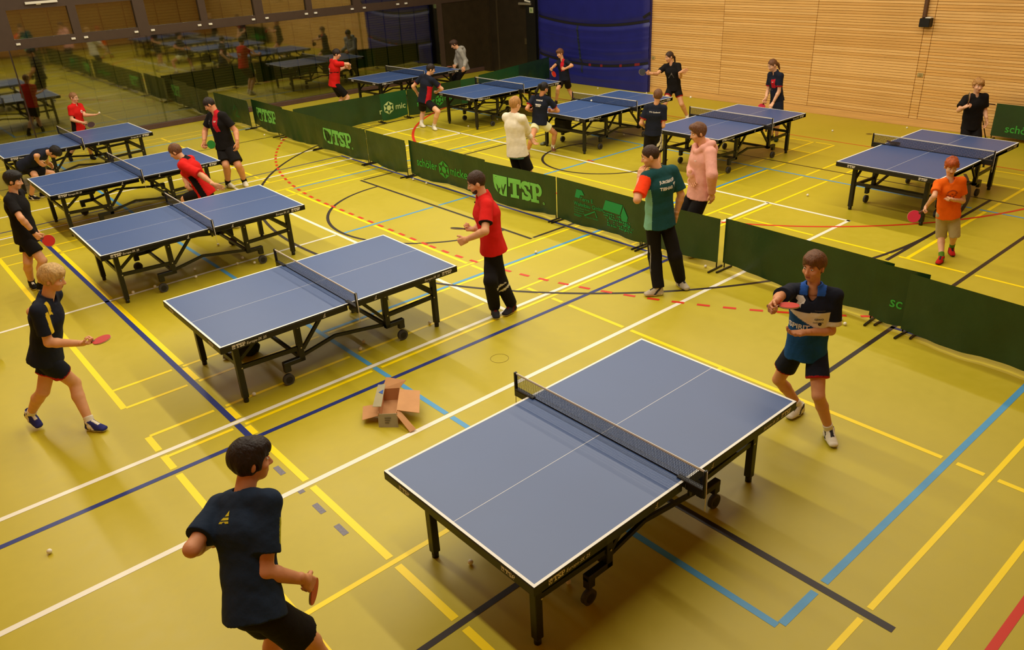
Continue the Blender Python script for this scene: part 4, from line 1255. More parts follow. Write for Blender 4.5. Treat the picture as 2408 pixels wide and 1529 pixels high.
    F = Field(pts.min(0) - .22 * b, pts.max(0) + .2 * b, hh * .92 * (.72 if len(sh['col']) > 1 and hh < .0118 else 1.0))
    wl = .142 * bw + lo_; wd_ = .100 * bw + lo_ * .9
    cutH = (hemP, -up)
    F.ecap(hemP - up * .05, PV + up * SL * .22, lat, f, (wl * 1.18, wd_ * 1.34), (wl * 1.0, wd_ * 1.02), .03, cutH)
    F.ecap(PV + up * SL * .22, PV + up * SL * .66, lat, f, (wl * 1.0, wd_ * 1.0), (wl * 1.06, wd_ * 1.10), .03, cutH)
    F.ecap(PV + up * SL * .66, NB - up * .075 * b, lat, f, (wl * 1.06, wd_ * 1.10), (.115 * bw + lo_, .070 * bw + lo_), .04, cutH)
    for q in 'LR':
        S_, E_, W_ = J['S' + q], J['E' + q], J['W' + q]
        F.cone(NB - up * .022 * b + lat * (-.03 if q == 'L' else .03) * b, S_, .040 * bw + lo_ * .4, .047 * bw + lo_ * .6, .05)
        a = unit(E_ - S_); UL = np.linalg.norm(E_ - S_); sl = sh.get('sl', .62)
        if sl <= 1:
            c = S_ + a * UL * sl
            rs0, rs1 = .047 * bw + lo_ * .7, .050 * bw + lo_ * 1.45
            F.cone(S_ - a * .01, S_ + a * (UL * sl + .06), rs0, rs1, .03, (c, a))
        else:
            F.cone(S_, E_, .047 * bw + lo_, .044 * bw + lo_, .025); a2 = unit(W_ - E_); c = W_ - a2 * .005
            F.cone(E_, W_, .044 * bw + lo_, .034 * bw + lo_ * .7, .02, (c, a2))
            F.cone(W_ - a2 * .07, W_ - a2 * .02, .034 * bw + lo_ * .5, .034 * bw + lo_ * .5, .01)
    if sh.get('hood'):
        G = lambda d_, l_, u__: NB + f * d_ * b + lat * l_ * b + up * u__ * b
        ring = [G(.095, .03, -.075), G(.06, .085, -.02), G(-.01, .108, .022), G(-.075, .075, .022), G(-.105, 0, .012), G(-.075, -.075, .022), G(-.01, -.108, .022), G(.06, -.085, -.02), G(.095, -.03, -.075)]
        for i in range(8): F.cone(ring[i], ring[i + 1], .040 * b, .040 * b, .018)
        F.ecap(G(-.125, -.04, -.065), G(-.125, .04, -.065), up, f, (.080 * b, .050 * b), (.080 * b, .050 * b), .025)
    cz = sh.get('neck', .066)
    if sh.get('collar'):
        hd = unit(HC - NB)
        F.cone(NB - up * .02, NB + hd * .030 * b, (cz + .016) * b, (cz + .008) * b, .012, (NB + hd * .030 * b, hd))
    F.cone(NB - up * .05 * b, NB + unit(HC - NB) * .2, cz * b * .86, cz * b, .006, None, 's')
    F.ell(NB + f * .07 * b - up * (.012 + sh.get('v', 0) * .6) * b, (lat, f, up), (.034 * b, .055 * b, (.040 + sh.get('v', 0)) * b), .008, 's')
    F.noise(sh.get('wr', .0052) * b, 17, int(H * 997) + len(label), (1, 1, .6)); F.noise(.0022 * b, 42, len(label), (1, 1, .6))
    P, Q = F.mesh()
    C = P
    l = (C - PV) @ lat / b; u_ = (C - PV) @ up / SL; d_ = (C - PV) @ f / b
    def armt(q):
        a = J['E' + q] - J['S' + q]; return ((C - J['S' + q]) @ a) / (a @ a), np.linalg.norm(np.cross(C - J['S' + q], unit(a)), axis=1)
    tL, rL = armt('L'); tR, rR = armt('R')
    slf = min(1.0, sh.get('sl', .62))
    rr = lambda t: .047 * bw + lo_ * .7 + (.003 * bw + lo_ * .75) * np.clip(t / slf, 0, 1)
    dt = (np.sqrt((l * b / (wl * 1.04)) ** 2 + (d_ * b / (wd_ * 1.06)) ** 2) - 1) * wd_
    okL = (tL > .05) & (tL < slf + .12) & (rL < rr(tL) + .03) & (rL - rr(tL) < dt - .006); okR = (tR > .05) & (tR < slf + .12) & (rR < rr(tR) + .03) & (rR - rr(tR) < dt - .006)
    sleeve = np.where(okL, -1, np.where(okR, 1, 0))
    ta = np.where(sleeve < 0, tL, tR)
    mi = np.zeros(len(C), int)
    axp = np.where((sleeve < 0)[:, None], J['SL'] + tL[:, None] * (J['EL'] - J['SL']), J['SR'] + tR[:, None] * (J['ER'] - J['SR']))
    global AF, AO
    AF = (C - axp) @ f / b; AO = (C - axp) @ lat / b * np.where(sleeve < 0, -1, 1)
    if 'fn' in sh: mi = sh['fn'](l, u_, d_, sleeve, ta).astype(int)
    me = dyed('shirt', P - off, Q, [CL[c] for c in sh['col']], mi) if len(sh['col']) > 1 else npmesh('shirt', P - off, Q, [CL[sh['col'][0]]])
    so = bpy.data.objects.new('shirt' if sh.get('sl', .6) <= 1 else 'sweatshirt', me); link(so, root)
    # prints that follow the cloth: (drawing, centre l, centre u, width m, material, front/back)
    if sh.get('prints'):
        bv = BVHTree.FromPolygons([Vector(p) for p in P], [tuple(map(int, q)) for q in Q])
        for dr, l0, u0, wid, m_, sd in sh['prints']:
            xs = [v[0] for v in dr[0]]; ys = [v[1] for v in dr[0]]; k = wid / (max(xs) - min(xs)); cx = (max(xs) + min(xs)) / 2; cy = (max(ys) + min(ys)) / 2
            dirn = f if sd == 'F' else -f; ex = -lat if sd == 'F' else lat
            base = PV + up * SL * u0 + lat * l0 * b
            vv = []
            for x, y in dr[0]:
                o_ = base + ex * (x - cx) * k * b + up * (y - cy) * k * b
                hit = bv.ray_cast(Vector(o_ + dirn * .5), Vector(-dirn))
                p = hit[0] + Vector(dirn) * .004 if hit[0] is not None else Vector(o_ + dirn * .12)
                vv.append(tuple(np.array(p) - off))
            fl = dr[1]
            MB().add(vv, fl).build('print', m_, so)
    if sh.get('undershirt'):
        F = Field(hemP - .24 * b, hemP + .24 * b, hh)
        F.ecap(hemP - up * .03 * b, hemP + up * .05, lat, f, (wl * .99, wd_ * 1.02), (wl * .99, wd_ * 1.02), .02, (hemP - up * .03 * b, -up))
        P, Q = F.mesh(); o = bpy.data.objects.new('undershirt', npmesh('undershirt', P - off, Q, [CL[sh['undershirt']]])); link(o, root)
    # ---- shorts or trousers
    bt = s['legs']
    pts = np.array([J[k] for k in ('PV', 'KL', 'KR', 'AL', 'AR')]); F = Field(pts.min(0) - .22 * b, pts.max(0) + .24 * b, hh)
    F.ecap(PV + up * .07 * b, PV - up * .05 * b, lat, f, (.120 * bw, .085 * bw), (.140 * bw, .098 * bw), .03)
    cuts = []
    for q in 'LR':
        Hp, K_, A_ = J['P' + q], J['K' + q], J['A' + q]
        a = unit(K_ - Hp); TL = np.linalg.norm(K_ - Hp)
        if bt[0] == 'shorts':
            sf = bt[1]; c = Hp + a * TL * sf; fl = bt[3] if len(bt) > 3 else .022
            F.cone(Hp - V3(0, 0, .0), Hp + a * (TL * sf + .05), .084 * bw + .006, (.084 - .018 * sf) * bw + fl * b, .022, (c, a)); cuts.append((c, a))
        else:
            F.cone(Hp, K_, .078 * bw + .004, .064 * bw + .008, .02)
            a2 = unit(A_ - K_); c = A_ - a2 * .015; F.cone(K_, A_ + a2 * .04, .068 * bw + .008, .052 * bw + .012, .03, (c, a2))
    F.noise(.004 * b, 19, 11 + len(label), (1, 1, .6))
    P, Q = F.mesh(); C = P
    mi = np.zeros(len(C), int)
    mats_ = [CL[c] for c in bt[2]]
    if bt[0] == 'shorts' and len(mats_) > 1 and s.get('hemtrim', True):
        for c, a in cuts: mi[(np.abs((C - c) @ a) < .014) & (np.linalg.norm(C - c, axis=1) < .2)] = 1
    if s.get('legfn'):
        mi = s['legfn'](mi, (C - PV) @ lat / b, (C - PV) @ up / b, (C - PV) @ f / b)
    o = bpy.data.objects.new('shorts' if bt[0] == 'shorts' else 'trousers', dyed('legwear', P - off, Q, mats_, mi) if len(mats_) > 1 else npmesh('legwear', P - off, Q, mats_)); link(o, root)
    # ---- shoes and socks
    for q in 'LR':
        P, Q, mi = shoe(J['A' + q], J['T' + q], J['K' + q], b, max(.0075, hh * .62))
        c = s['shoes']
        o = bpy.data.objects.new('shoe', dyed('shoe', P - off, Q, [CL[c[0]], CL[c[1]], CL[c[2]], CL[c[3] if len(c) > 3 else c[1]]], mi)); link(o, root)
        if s.get('sock'):
            a = unit(J['K' + q] - J['A' + q]); c0 = J['A' + q] + a * s['sock'][1] * b
            F = Field(J['A' + q] - .12, J['A' + q] + .22, max(.008, hh * .7))
            F.cone(J['A' + q] - a * .03, c0 + a * .05, .040 * bw, .046 * bw, .01, (c0, a))
            P, Q = F.mesh(); o = bpy.data.objects.new('sock', npmesh('sock', P - off, Q, [CL[s['sock'][0]]])); link(o, root)
    if s.get('band'):
        q, cm = s['band']; a = unit(J['W' + q] - J['E' + q]); c = J['W' + q] - a * .02
        F = Field(c - .1, c + .1, .006); F.cone(c - a * .05, c, .036 * bw, .036 * bw, .0, (c, a)); P, Q = F.mesh()
        o = bpy.data.objects.new('wristband', npmesh('wristband', P - off, Q, [CL[cm]])); link(o, root)
    tag(root, label, 'person')
    return root

# ------------------------------------------------------------------ the cast
J_ALL = {}
J_ALL['p01'] = dict(PV=(0.889, 3.328, 0.943), face=(0.926, 0.377, 0), hface=(0.979, -0.205, 0), NB=(1.047, 3.59, 1.427), AL=(0.922, 3.513, 0.081), TL=(1.06, 3.57, 0.02), AR=(1.242, 3.255, 0.081), TR=(1.381, 3.312, 0.02), HC=(1.142, 3.628, 1.562), SL=(0.941, 3.705, 1.318), EL=(0.713, 3.531, 1.273), WL=(0.863, 3.729, 1.104), HL=(0.908, 3.758, 1.077), PL=(0.855, 3.411, 0.889), KL=(1.03, 3.519, 0.499), SR=(1.116, 3.412, 1.42), ER=(0.969, 3.266, 1.131), WR=(1.162, 3.27, 0.944), HR=(1.19, 3.28, 0.893), PR=(0.923, 3.244, 0.889), KR=(1.124, 3.268, 0.498), PDc=(1.229, 3.35, 0.754), PDn=(0.707, -0.69, -0.151), PDa=(0.241, 0.437, -0.867))
J_ALL['p02'] = dict(AL=(0.581, 7.971, 0.14), TL=(0.612, 7.844, 0.02), AR=(0.975, 7.494, 0.077), TR=(1.113, 7.297, 0.02), PV=(0.849, 7.673, 0.855), face=(0.821, -0.571, 0), hface=(0.821, -0.571, 0), NB=(0.98, 7.564, 1.374), HC=(1.058, 7.499, 1.543), SL=(1.063, 7.716, 1.317), EL=(0.87, 7.934, 1.141), WL=(0.911, 8.038, 0.899), HL=(0.952, 8.053, 0.858), PL=(0.898, 7.744, 0.803), KL=(0.72, 7.729, 0.435), SR=(0.866, 7.438, 1.308), ER=(0.859, 7.418, 1.01), WR=(1.075, 7.264, 0.978), HR=(1.121, 7.225, 0.98), PR=(0.8, 7.602, 0.803), KR=(0.983, 7.691, 0.434), PDc=(1.223, 7.14, 1.003), PDn=(-0.173, 0.047, 0.984), PDa=(0.757, -0.632, 0.164))
J_ALL['p03'] = dict(AL=(1.431, 11.98, 0.076), TL=(1.433, 11.777, 0.02), AR=(1.498, 11.754, 0.076), TR=(1.562, 11.724, 0.02), PV=(1.529, 11.813, 0.82), face=(0.867, -0.498, 0), hface=(0.867, -0.498, 0), NB=(1.541, 11.803, 1.36), HC=(1.589, 11.763, 1.517), SL=(1.623, 11.95, 1.296), EL=(1.586, 12.092, 0.994), WL=(1.657, 12.171, 0.731), HL=(1.683, 12.149, 0.681), PL=(1.572, 11.887, 0.769), KL=(1.442, 11.769, 0.424), SR=(1.456, 11.658, 1.295), ER=(1.492, 11.472, 1.095), WR=(1.593, 11.544, 0.846), HR=(1.618, 11.523, 0.796), PR=(1.487, 11.739, 0.769), KR=(1.591, 11.605, 0.449), PDc=(1.711, 11.445, 0.737), PDn=(-0.392, -0.807, 0.441), PDa=(0.689, -0.575, -0.44))
J_ALL['p04'] = dict(AL=(2.591, 17.066, 0.076), TL=(2.656, 16.999, 0.02), AR=(2.791, 17.104, 0.076), TR=(2.925, 17.15, 0.02), PV=(2.68, 17.094, 0.648), face=(0.79, -0.614, 0), hface=(0.709, -0.705, 0), NB=(3.008, 16.821, 0.884), HC=(3.126, 16.722, 0.861), SL=(3.07, 16.985, 0.855), EL=(3.042, 17.204, 0.691), WL=(3.078, 17.396, 0.561), HL=(3.112, 17.367, 0.521), PL=(2.732, 17.16, 0.597), KL=(2.72, 16.826, 0.477), SR=(2.859, 16.728, 0.85), ER=(2.781, 16.468, 0.903), WR=(2.818, 16.709, 0.766), HR=(2.847, 16.685, 0.719), PR=(2.629, 17.028, 0.597), KR=(3.035, 17.019, 0.428))
J_ALL['p05'] = dict(AL=(4.248, 19.435, 0.067), TL=(4.297, 19.179, 0.02), AR=(3.866, 19.699, 0.12), TR=(3.817, 19.356, 0.02), PV=(4.159, 19.482, 0.738), face=(0.576, -0.818, 0), hface=(0.645, -0.764, 0), NB=(4.21, 19.439, 1.211), HC=(4.222, 19.429, 1.35), SL=(4.325, 19.53, 1.149), EL=(4.326, 19.373, 0.965), WL=(4.47, 19.227, 0.962), HL=(4.516, 19.188, 0.968), PL=(4.22, 19.525, 0.693), KL=(4.231, 19.278, 0.348), SR=(4.083, 19.358, 1.16), ER=(4.04, 19.329, 0.919), WR=(4.193, 19.201, 0.85), HR=(4.232, 19.169, 0.818), PR=(4.097, 19.439, 0.693), KR=(4.045, 19.538, 0.362), PDc=(4.334, 19.083, 0.794), PDn=(-0.295, -0.565, 0.771), PDa=(0.756, -0.631, -0.173))
J_ALL['p06'] = dict(PV=(4.147, 12.326, 0.72), face=(-0.745, 0.667, 0), hface=(-0.79, 0.614, -0), NB=(3.987, 12.46, 1.196), AL=(3.767, 12.532, 0.077), TL=(3.656, 12.632, 0.02), AR=(4.479, 12.217, 0.1), TR=(4.367, 12.317, 0.02), HC=(3.909, 12.525, 1.311), SL=(3.894, 12.316, 1.134), EL=(4.066, 12.063, 0.985), WL=(4.156, 11.888, 0.855), HL=(4.205, 11.88, 0.821), PL=(4.09, 12.262, 0.668), KL=(3.901, 12.609, 0.538), SR=(4.12, 12.571, 1.139), ER=(4.015, 12.713, 0.848), WR=(3.969, 12.514, 0.725), HR=(4.001, 12.487, 0.683), PR=(4.204, 12.39, 0.668), KR=(4.184, 12.461, 0.254))
J_ALL['p07'] = dict(AL=(5.663, 14.527, 0.083), TL=(5.64, 14.419, 0.02), AR=(5.391, 14.659, 0.083), TR=(5.429, 14.519, 0.02), PV=(5.479, 14.633, 0.82), face=(-0.965, -0.261, -0), hface=(-0.907, 0.42, -0), NB=(5.445, 14.661, 1.403), HC=(5.379, 14.717, 1.543), SL=(5.496, 14.482, 1.345), EL=(5.63, 14.371, 1.067), WL=(5.55, 14.203, 0.899), HL=(5.536, 14.197, 0.841), PL=(5.503, 14.544, 0.764), KL=(5.513, 14.292, 0.467), SR=(5.402, 14.833, 1.322), ER=(5.274, 14.941, 1.054), WR=(5.161, 14.787, 0.887), HR=(5.145, 14.778, 0.83), PR=(5.455, 14.722, 0.764), KR=(5.339, 14.425, 0.474), PDc=(5.248, 14.692, 0.843), PDn=(-0.642, -0.742, 0.191), PDa=(0.765, -0.638, 0.091))
J_ALL['p08'] = dict(AL=(5.477, 6.542, 0.083), TL=(5.237, 6.481, 0.02), AR=(5.285, 6.638, 0.083), TR=(5.221, 6.539, 0.02), PV=(5.315, 6.645, 0.877), face=(-0.849, 0.528, -0), hface=(-0.849, 0.528, -0), NB=(5.265, 6.687, 1.462), HC=(5.211, 6.732, 1.611), SL=(5.174, 6.527, 1.395), EL=(5.023, 6.392, 1.174), WL=(4.969, 6.66, 1.03), HL=(4.926, 6.696, 1.01), PL=(5.267, 6.566, 0.822), KL=(5.329, 6.555, 0.442), SR=(5.368, 6.837, 1.389), ER=(5.401, 6.934, 1.038), WR=(5.186, 6.793, 1.06), HR=(5.14, 6.832, 1.064), PR=(5.364, 6.723, 0.822), KR=(5.164, 6.524, 0.503), PDc=(5.037, 6.918, 1.079), PDn=(0.242, 0.122, 0.963), PDa=(-0.763, 0.637, 0.111))
J_ALL['p09'] = dict(AL=(7.026, 5.585, 0.084), TL=(6.869, 5.687, 0.02), AR=(7.42, 5.559, 0.084), TR=(7.379, 5.445, 0.02), PV=(7.104, 5.671, 0.961), face=(0.256, 0.967, 0), hface=(-0.671, 0.741, 0), NB=(7.082, 5.689, 1.552), HC=(7.001, 5.758, 1.704), SL=(6.907, 5.734, 1.474), EL=(6.695, 5.677, 1.273), WL=(6.89, 5.813, 1.454), HL=(6.91, 5.817, 1.51), PL=(7.014, 5.695, 0.906), KL=(7.072, 5.698, 0.468), SR=(7.263, 5.64, 1.49), ER=(7.353, 5.565, 1.199), WR=(7.333, 5.608, 0.947), HR=(7.344, 5.628, 0.892), PR=(7.194, 5.648, 0.906), KR=(7.219, 5.51, 0.474))
J_ALL['p10'] = dict(PV=(8.445, 6.086, 0.935), face=(-0.907, 0.42, -0), hface=(-0.849, 0.528, -0), NB=(8.459, 6.074, 1.507), AL=(8.403, 5.996, 0.081), TL=(8.267, 6.059, 0.02), AR=(8.45, 6.216, 0.081), TR=(8.314, 6.279, 0.02), HC=(8.394, 6.129, 1.665), SL=(8.383, 5.914, 1.437), EL=(8.264, 5.791, 1.203), WL=(8.377, 5.859, 0.933), HL=(8.388, 5.85, 0.875), PL=(8.407, 6.005, 0.881), KL=(8.246, 6.074, 0.476), SR=(8.532, 6.237, 1.44), ER=(8.497, 6.267, 1.153), WR=(8.289, 6.128, 1.138), HR=(8.287, 6.102, 1.084), PR=(8.482, 6.168, 0.881), KR=(8.31, 6.264, 0.487))
J_ALL['p11'] = dict(PV=(8.409, 9.716, 0.922), face=(0.996, 0.09, 0), hface=(0.996, -0.085, 0), NB=(8.386, 9.735, 1.474), AL=(8.4, 9.816, 0.078), TL=(8.549, 9.829, 0.02), AR=(8.469, 9.601, 0.078), TR=(8.619, 9.615, 0.02), HC=(8.412, 9.713, 1.626), SL=(8.374, 9.904, 1.402), EL=(8.647, 9.862, 1.197), WL=(8.772, 9.767, 1.011), HL=(8.795, 9.748, 0.959), PL=(8.401, 9.803, 0.87), KL=(8.546, 9.823, 0.469), SR=(8.404, 9.561, 1.415), ER=(8.562, 9.625, 1.19), WR=(8.673, 9.819, 1.1), HR=(8.673, 9.878, 1.112), PR=(8.417, 9.63, 0.87), KR=(8.586, 9.629, 0.478))
J_ALL['p12'] = dict(AL=(10.541, 11.853, 0.1), TL=(10.407, 11.67, 0.02), AR=(11.209, 11.807, 0.073), TR=(10.884, 11.324, 0.02), PV=(10.876, 11.829, 0.655), face=(0.847, 0.532, 0), hface=(0.996, -0.085, 0), NB=(10.908, 11.802, 1.168), HC=(10.957, 11.761, 1.307), SL=(10.82, 11.941, 1.119), EL=(10.626, 11.92, 0.945), WL=(10.84, 12.059, 0.856), HL=(10.899, 12.065, 0.851), PL=(10.833, 11.897, 0.606), KL=(10.532, 11.686, 0.423), SR=(10.989, 11.67, 1.095), ER=(11.164, 11.589, 0.85), WR=(11.208, 11.8, 0.811), HR=(11.216, 11.86, 0.812), PR=(10.919, 11.76, 0.606), KR=(11.165, 11.692, 0.387))
J_ALL['p13'] = dict(PV=(10.931, 8.943, 0.827), face=(0.818, 0.576, 0), hface=(0.764, 0.645, 0), NB=(10.953, 8.925, 1.303), AL=(10.874, 9.025, 0.068), TL=(10.996, 9.111, 0.02), AR=(11.041, 8.874, 0.068), TR=(11.164, 8.96, 0.02), HC=(10.976, 8.905, 1.45), SL=(10.865, 9.048, 1.255), EL=(10.778, 9.095, 0.988), WL=(10.98, 9.148, 0.887), HL=(11.039, 9.138, 0.887), PL=(10.888, 9.004, 0.782), KL=(10.936, 9.053, 0.421), SR=(11.035, 8.806, 1.238), ER=(11.019, 8.795, 0.942), WR=(11.107, 8.967, 0.874), HR=(11.101, 9.025, 0.891), PR=(10.974, 8.882, 0.782), KR=(11.056, 8.912, 0.425))
J_ALL['p14'] = dict(AL=(15.222, 11.457, 0.076), TL=(15.116, 11.352, 0.02), AR=(14.778, 11.83, 0.076), TR=(14.73, 11.876, 0.02), PV=(14.963, 11.675, 0.758), face=(-0.965, -0.261, -0), hface=(-0.941, 0.34, -0), NB=(14.902, 11.726, 1.286), HC=(14.859, 11.761, 1.425), SL=(14.95, 11.56, 1.243), EL=(14.875, 11.441, 1.012), WL=(14.739, 11.319, 1.149), HL=(14.783, 11.283, 1.167), PL=(14.985, 11.593, 0.707), KL=(14.957, 11.432, 0.398), SR=(14.868, 11.879, 1.203), ER=(14.642, 11.937, 1.065), WR=(14.413, 11.92, 1.112), HR=(14.368, 11.957, 1.122), PR=(14.941, 11.756, 0.707), KR=(14.66, 11.679, 0.436), PDc=(14.267, 12.042, 1.151), PDn=(-0.484, -0.738, 0.471), PDa=(-0.751, 0.627, 0.21))
J_ALL['p15'] = dict(AL=(14.683, 8.765, 0.073), TL=(14.417, 8.623, 0.02), AR=(14.719, 8.913, 0.073), TR=(14.598, 8.955, 0.02), PV=(14.69, 8.848, 0.851), face=(-0.941, 0.34, -0), hface=(-0.907, 0.42, -0), NB=(14.622, 8.905, 1.359), HC=(14.57, 8.948, 1.497), SL=(14.574, 8.748, 1.307), EL=(14.545, 8.734, 1.01), WL=(14.451, 8.786, 0.796), HL=(14.407, 8.787, 0.756), PL=(14.663, 8.772, 0.803), KL=(14.547, 8.72, 0.43), SR=(14.686, 9.048, 1.289), ER=(14.669, 9.062, 0.969), WR=(14.489, 8.978, 0.862), HR=(14.474, 8.99, 0.805), PR=(14.718, 8.924, 0.803), KR=(14.577, 8.813, 0.399), PDc=(14.433, 9.025, 0.682), PDn=(-0.82, -0.559, 0.119), PDa=(-0.309, 0.258, -0.916))
J_ALL['p16'] = dict(AL=(10.662, 3.639, 0.1), TL=(10.519, 3.539, 0.02), AR=(10.281, 3.604, 0.061), TR=(10.027, 3.584, 0.02), PV=(10.402, 3.679, 0.642), face=(-0.786, -0.618, -0), hface=(-0.818, -0.576, -0), NB=(10.351, 3.722, 1.069), HC=(10.339, 3.732, 1.224), SL=(10.439, 3.612, 1.039), EL=(10.491, 3.568, 0.778), WL=(10.278, 3.617, 0.838), HL=(10.23, 3.644, 0.863), PL=(10.444, 3.626, 0.601), KL=(10.477, 3.578, 0.334), SR=(10.275, 3.822, 0.998), ER=(10.09, 3.768, 0.892), WR=(10.152, 3.86, 0.732), HR=(10.123, 3.87, 0.681), PR=(10.36, 3.733, 0.601), KR=(10.479, 3.733, 0.296), PDc=(10.036, 3.943, 0.608), PDn=(-0.751, -0.576, 0.323), PDa=(-0.646, 0.539, -0.541))
J_ALL['p17'] = dict(PV=(14.887, 5.187, 0.787), face=(-0.741, -0.671, -0), hface=(-0.705, -0.709, -0), NB=(14.863, 5.207, 1.269), AL=(14.917, 5.08, 0.068), TL=(14.805, 4.979, 0.02), AR=(14.857, 5.295, 0.068), TR=(14.745, 5.194, 0.02), HC=(14.866, 5.205, 1.409), SL=(14.966, 5.094, 1.221), EL=(15.006, 5.061, 0.98), WL=(14.861, 4.96, 0.874), HL=(14.868, 4.954, 0.815), PL=(14.938, 5.131, 0.741), KL=(14.818, 5.006, 0.412), SR=(14.765, 5.316, 1.202), ER=(14.582, 5.326, 1.033), WR=(14.443, 5.194, 1.123), HR=(14.441, 5.145, 1.157), PR=(14.836, 5.244, 0.741), KR=(14.737, 5.171, 0.39), PDc=(14.433, 5.152, 1.292), PDn=(0.442, -0.894, 0.069), PDa=(-0.058, 0.048, 0.997))
J_ALL['p18'] = dict(AL=(15.25, 15.234, 0.067), TL=(15.199, 15.209, 0.02), AR=(14.767, 15.392, 0.067), TR=(14.63, 15.286, 0.02), PV=(15.012, 15.31, 0.634), face=(-0.996, -0.09, -0), hface=(-0.967, 0.256, -0), NB=(14.978, 15.338, 1.101), HC=(14.932, 15.377, 1.254), SL=(14.995, 15.187, 1.055), EL=(14.945, 14.956, 0.985), WL=(14.845, 15.117, 0.908), HL=(14.789, 15.139, 0.906), PL=(15.019, 15.235, 0.589), KL=(15.233, 15.373, 0.299), SR=(14.97, 15.482, 1.035), ER=(14.745, 15.409, 0.964), WR=(14.566, 15.298, 0.952), HR=(14.523, 15.307, 0.911), PR=(15.006, 15.384, 0.589), KR=(14.716, 15.271, 0.397), PDc=(14.579, 15.261, 0.796), PDn=(0.131, -0.896, 0.425), PDa=(0.409, -0.341, -0.846))
J_ALL['p19'] = dict(AL=(10.846, 16.021, 0.079), TL=(10.803, 15.769, 0.02), AR=(10.848, 15.51, 0.079), TR=(10.685, 15.021, 0.02), PV=(10.834, 15.776, 0.671), face=(0.99, 0.142, 0), hface=(0.867, -0.498, 0), NB=(10.93, 15.696, 1.216), HC=(10.996, 15.641, 1.353), SL=(10.898, 15.877, 1.18), EL=(10.716, 16.029, 0.971), WL=(10.859, 16.092, 0.792), HL=(10.893, 16.098, 0.743), PL=(10.822, 15.863, 0.618), KL=(11.015, 16.147, 0.318), SR=(10.938, 15.535, 1.123), ER=(11.125, 15.445, 0.912), WR=(11.15, 15.671, 0.823), HR=(11.142, 15.724, 0.796), PR=(10.847, 15.689, 0.618), KR=(10.858, 15.301, 0.452))
J_ALL['p20'] = dict(PV=(10.22, 18.886, 0.871), face=(0.985, -0.171, 0), hface=(0.821, -0.571, 0), NB=(10.29, 18.827, 1.424), AL=(10.224, 19.027, 0.079), TL=(10.372, 19.001, 0.02), AR=(10.311, 18.708, 0.079), TR=(10.459, 18.682, 0.02), HC=(10.343, 18.783, 1.565), SL=(10.313, 19.005, 1.372), EL=(10.485, 18.992, 1.149), WL=(10.695, 19.116, 1.154), HL=(10.739, 19.08, 1.172), PL=(10.235, 18.972, 0.819), KL=(10.438, 18.964, 0.438), SR=(10.25, 18.664, 1.344), ER=(10.518, 18.583, 1.311), WR=(10.657, 18.767, 1.228), HR=(10.649, 18.802, 1.18), PR=(10.205, 18.799, 0.819), KR=(10.455, 18.722, 0.476))
J_ALL['p21'] = dict(PV=(14.23, 18.603, 0.77), face=(-0.884, 0.467, -0), hface=(-0.849, 0.528, -0), NB=(14.16, 18.662, 1.256), AL=(14.165, 18.479, 0.078), TL=(14.032, 18.549, 0.02), AR=(14.207, 18.774, 0.078), TR=(14.074, 18.844, 0.02), HC=(14.057, 18.747, 1.384), SL=(14.088, 18.502, 1.198), EL=(14.163, 18.4, 0.945), WL=(14, 18.276, 0.825), HL=(13.975, 18.27, 0.771), PL=(14.189, 18.526, 0.718), KL=(13.934, 18.63, 0.392), SR=(14.25, 18.806, 1.185), ER=(14.174, 18.87, 0.91), WR=(14.027, 18.705, 0.826), HR=(13.977, 18.711, 0.793), PR=(14.271, 18.68, 0.718), KR=(14.001, 18.849, 0.434), PDc=(13.874, 18.798, 0.803), PDn=(0.116, 0.025, 0.993), PDa=(-0.766, 0.639, 0.074))
J_ALL['p22'] = dict(AL=(5.679, 2.596, 0.078), TL=(5.501, 2.415, 0.02), AR=(5.845, 2.983, 0.08), TR=(5.57, 2.993, 0.02), PV=(5.647, 2.886, 0.815), face=(-0.905, -0.425, -0), hface=(-0.999, 0.032, -0), NB=(5.639, 2.892, 1.368), HC=(5.623, 2.905, 1.538), SL=(5.713, 2.735, 1.304), EL=(5.717, 2.732, 0.983), WL=(5.447, 2.826, 1.033), HL=(5.398, 2.861, 1.034), PL=(5.684, 2.807, 0.762), KL=(5.533, 2.668, 0.462), SR=(5.567, 3.047, 1.299), ER=(5.291, 2.99, 1.354), WR=(5.078, 2.896, 1.41), HR=(5.02, 2.894, 1.394), PR=(5.61, 2.964, 0.762), KR=(5.647, 3.107, 0.392), PDc=(5.123, 2.807, 1.392), PDn=(0.098, 0.089, 0.991), PDa=(0.768, -0.641, -0.019))
ZI = lambda l: np.zeros(len(l))
T = lambda s_, bold=.02: text2d(s_, 1.0, bold)
PW = mat('print_shirt_white', (222, 214, 200), .8); PY = mat('print_shirt_yellow', (206, 190, 30), .8); PB_ = mat('print_shirt_black', (22, 22, 26), .8); PG_ = mat('print_shirt_grey', (104, 98, 94), .8); PN = mat('print_shirt_orange', (150, 56, 10), .8)
tri = join2d([(([(-.5, -.4), (.5, -.4), (.18, .5)], [(0, 1, 2)]), 0, 0, 1)])
def three(): return join2d([(([(-.55, -.35), (.5, -.35), (.45, -.2), (-.45, -.2)], [(0, 1, 2, 3)]), 0, 0, 1), (([(-.4, -.12), (.42, -.12), (.36, .05), (-.18, .05)], [(0, 1, 2, 3)]), 0, 0, 1), (([(-.08, .13), (.32, .13), (.22, .5)], [(0, 1, 2)]), 0, 0, 1)])
def p_(n, spec, label): return person(J_ALL[n], spec, label)
C_ = {}
def f01(l, u, d, s, ta): return ((s > 0) & (ta > .22) & (ta < .60) & (AF > .028) & (AO > -.02))
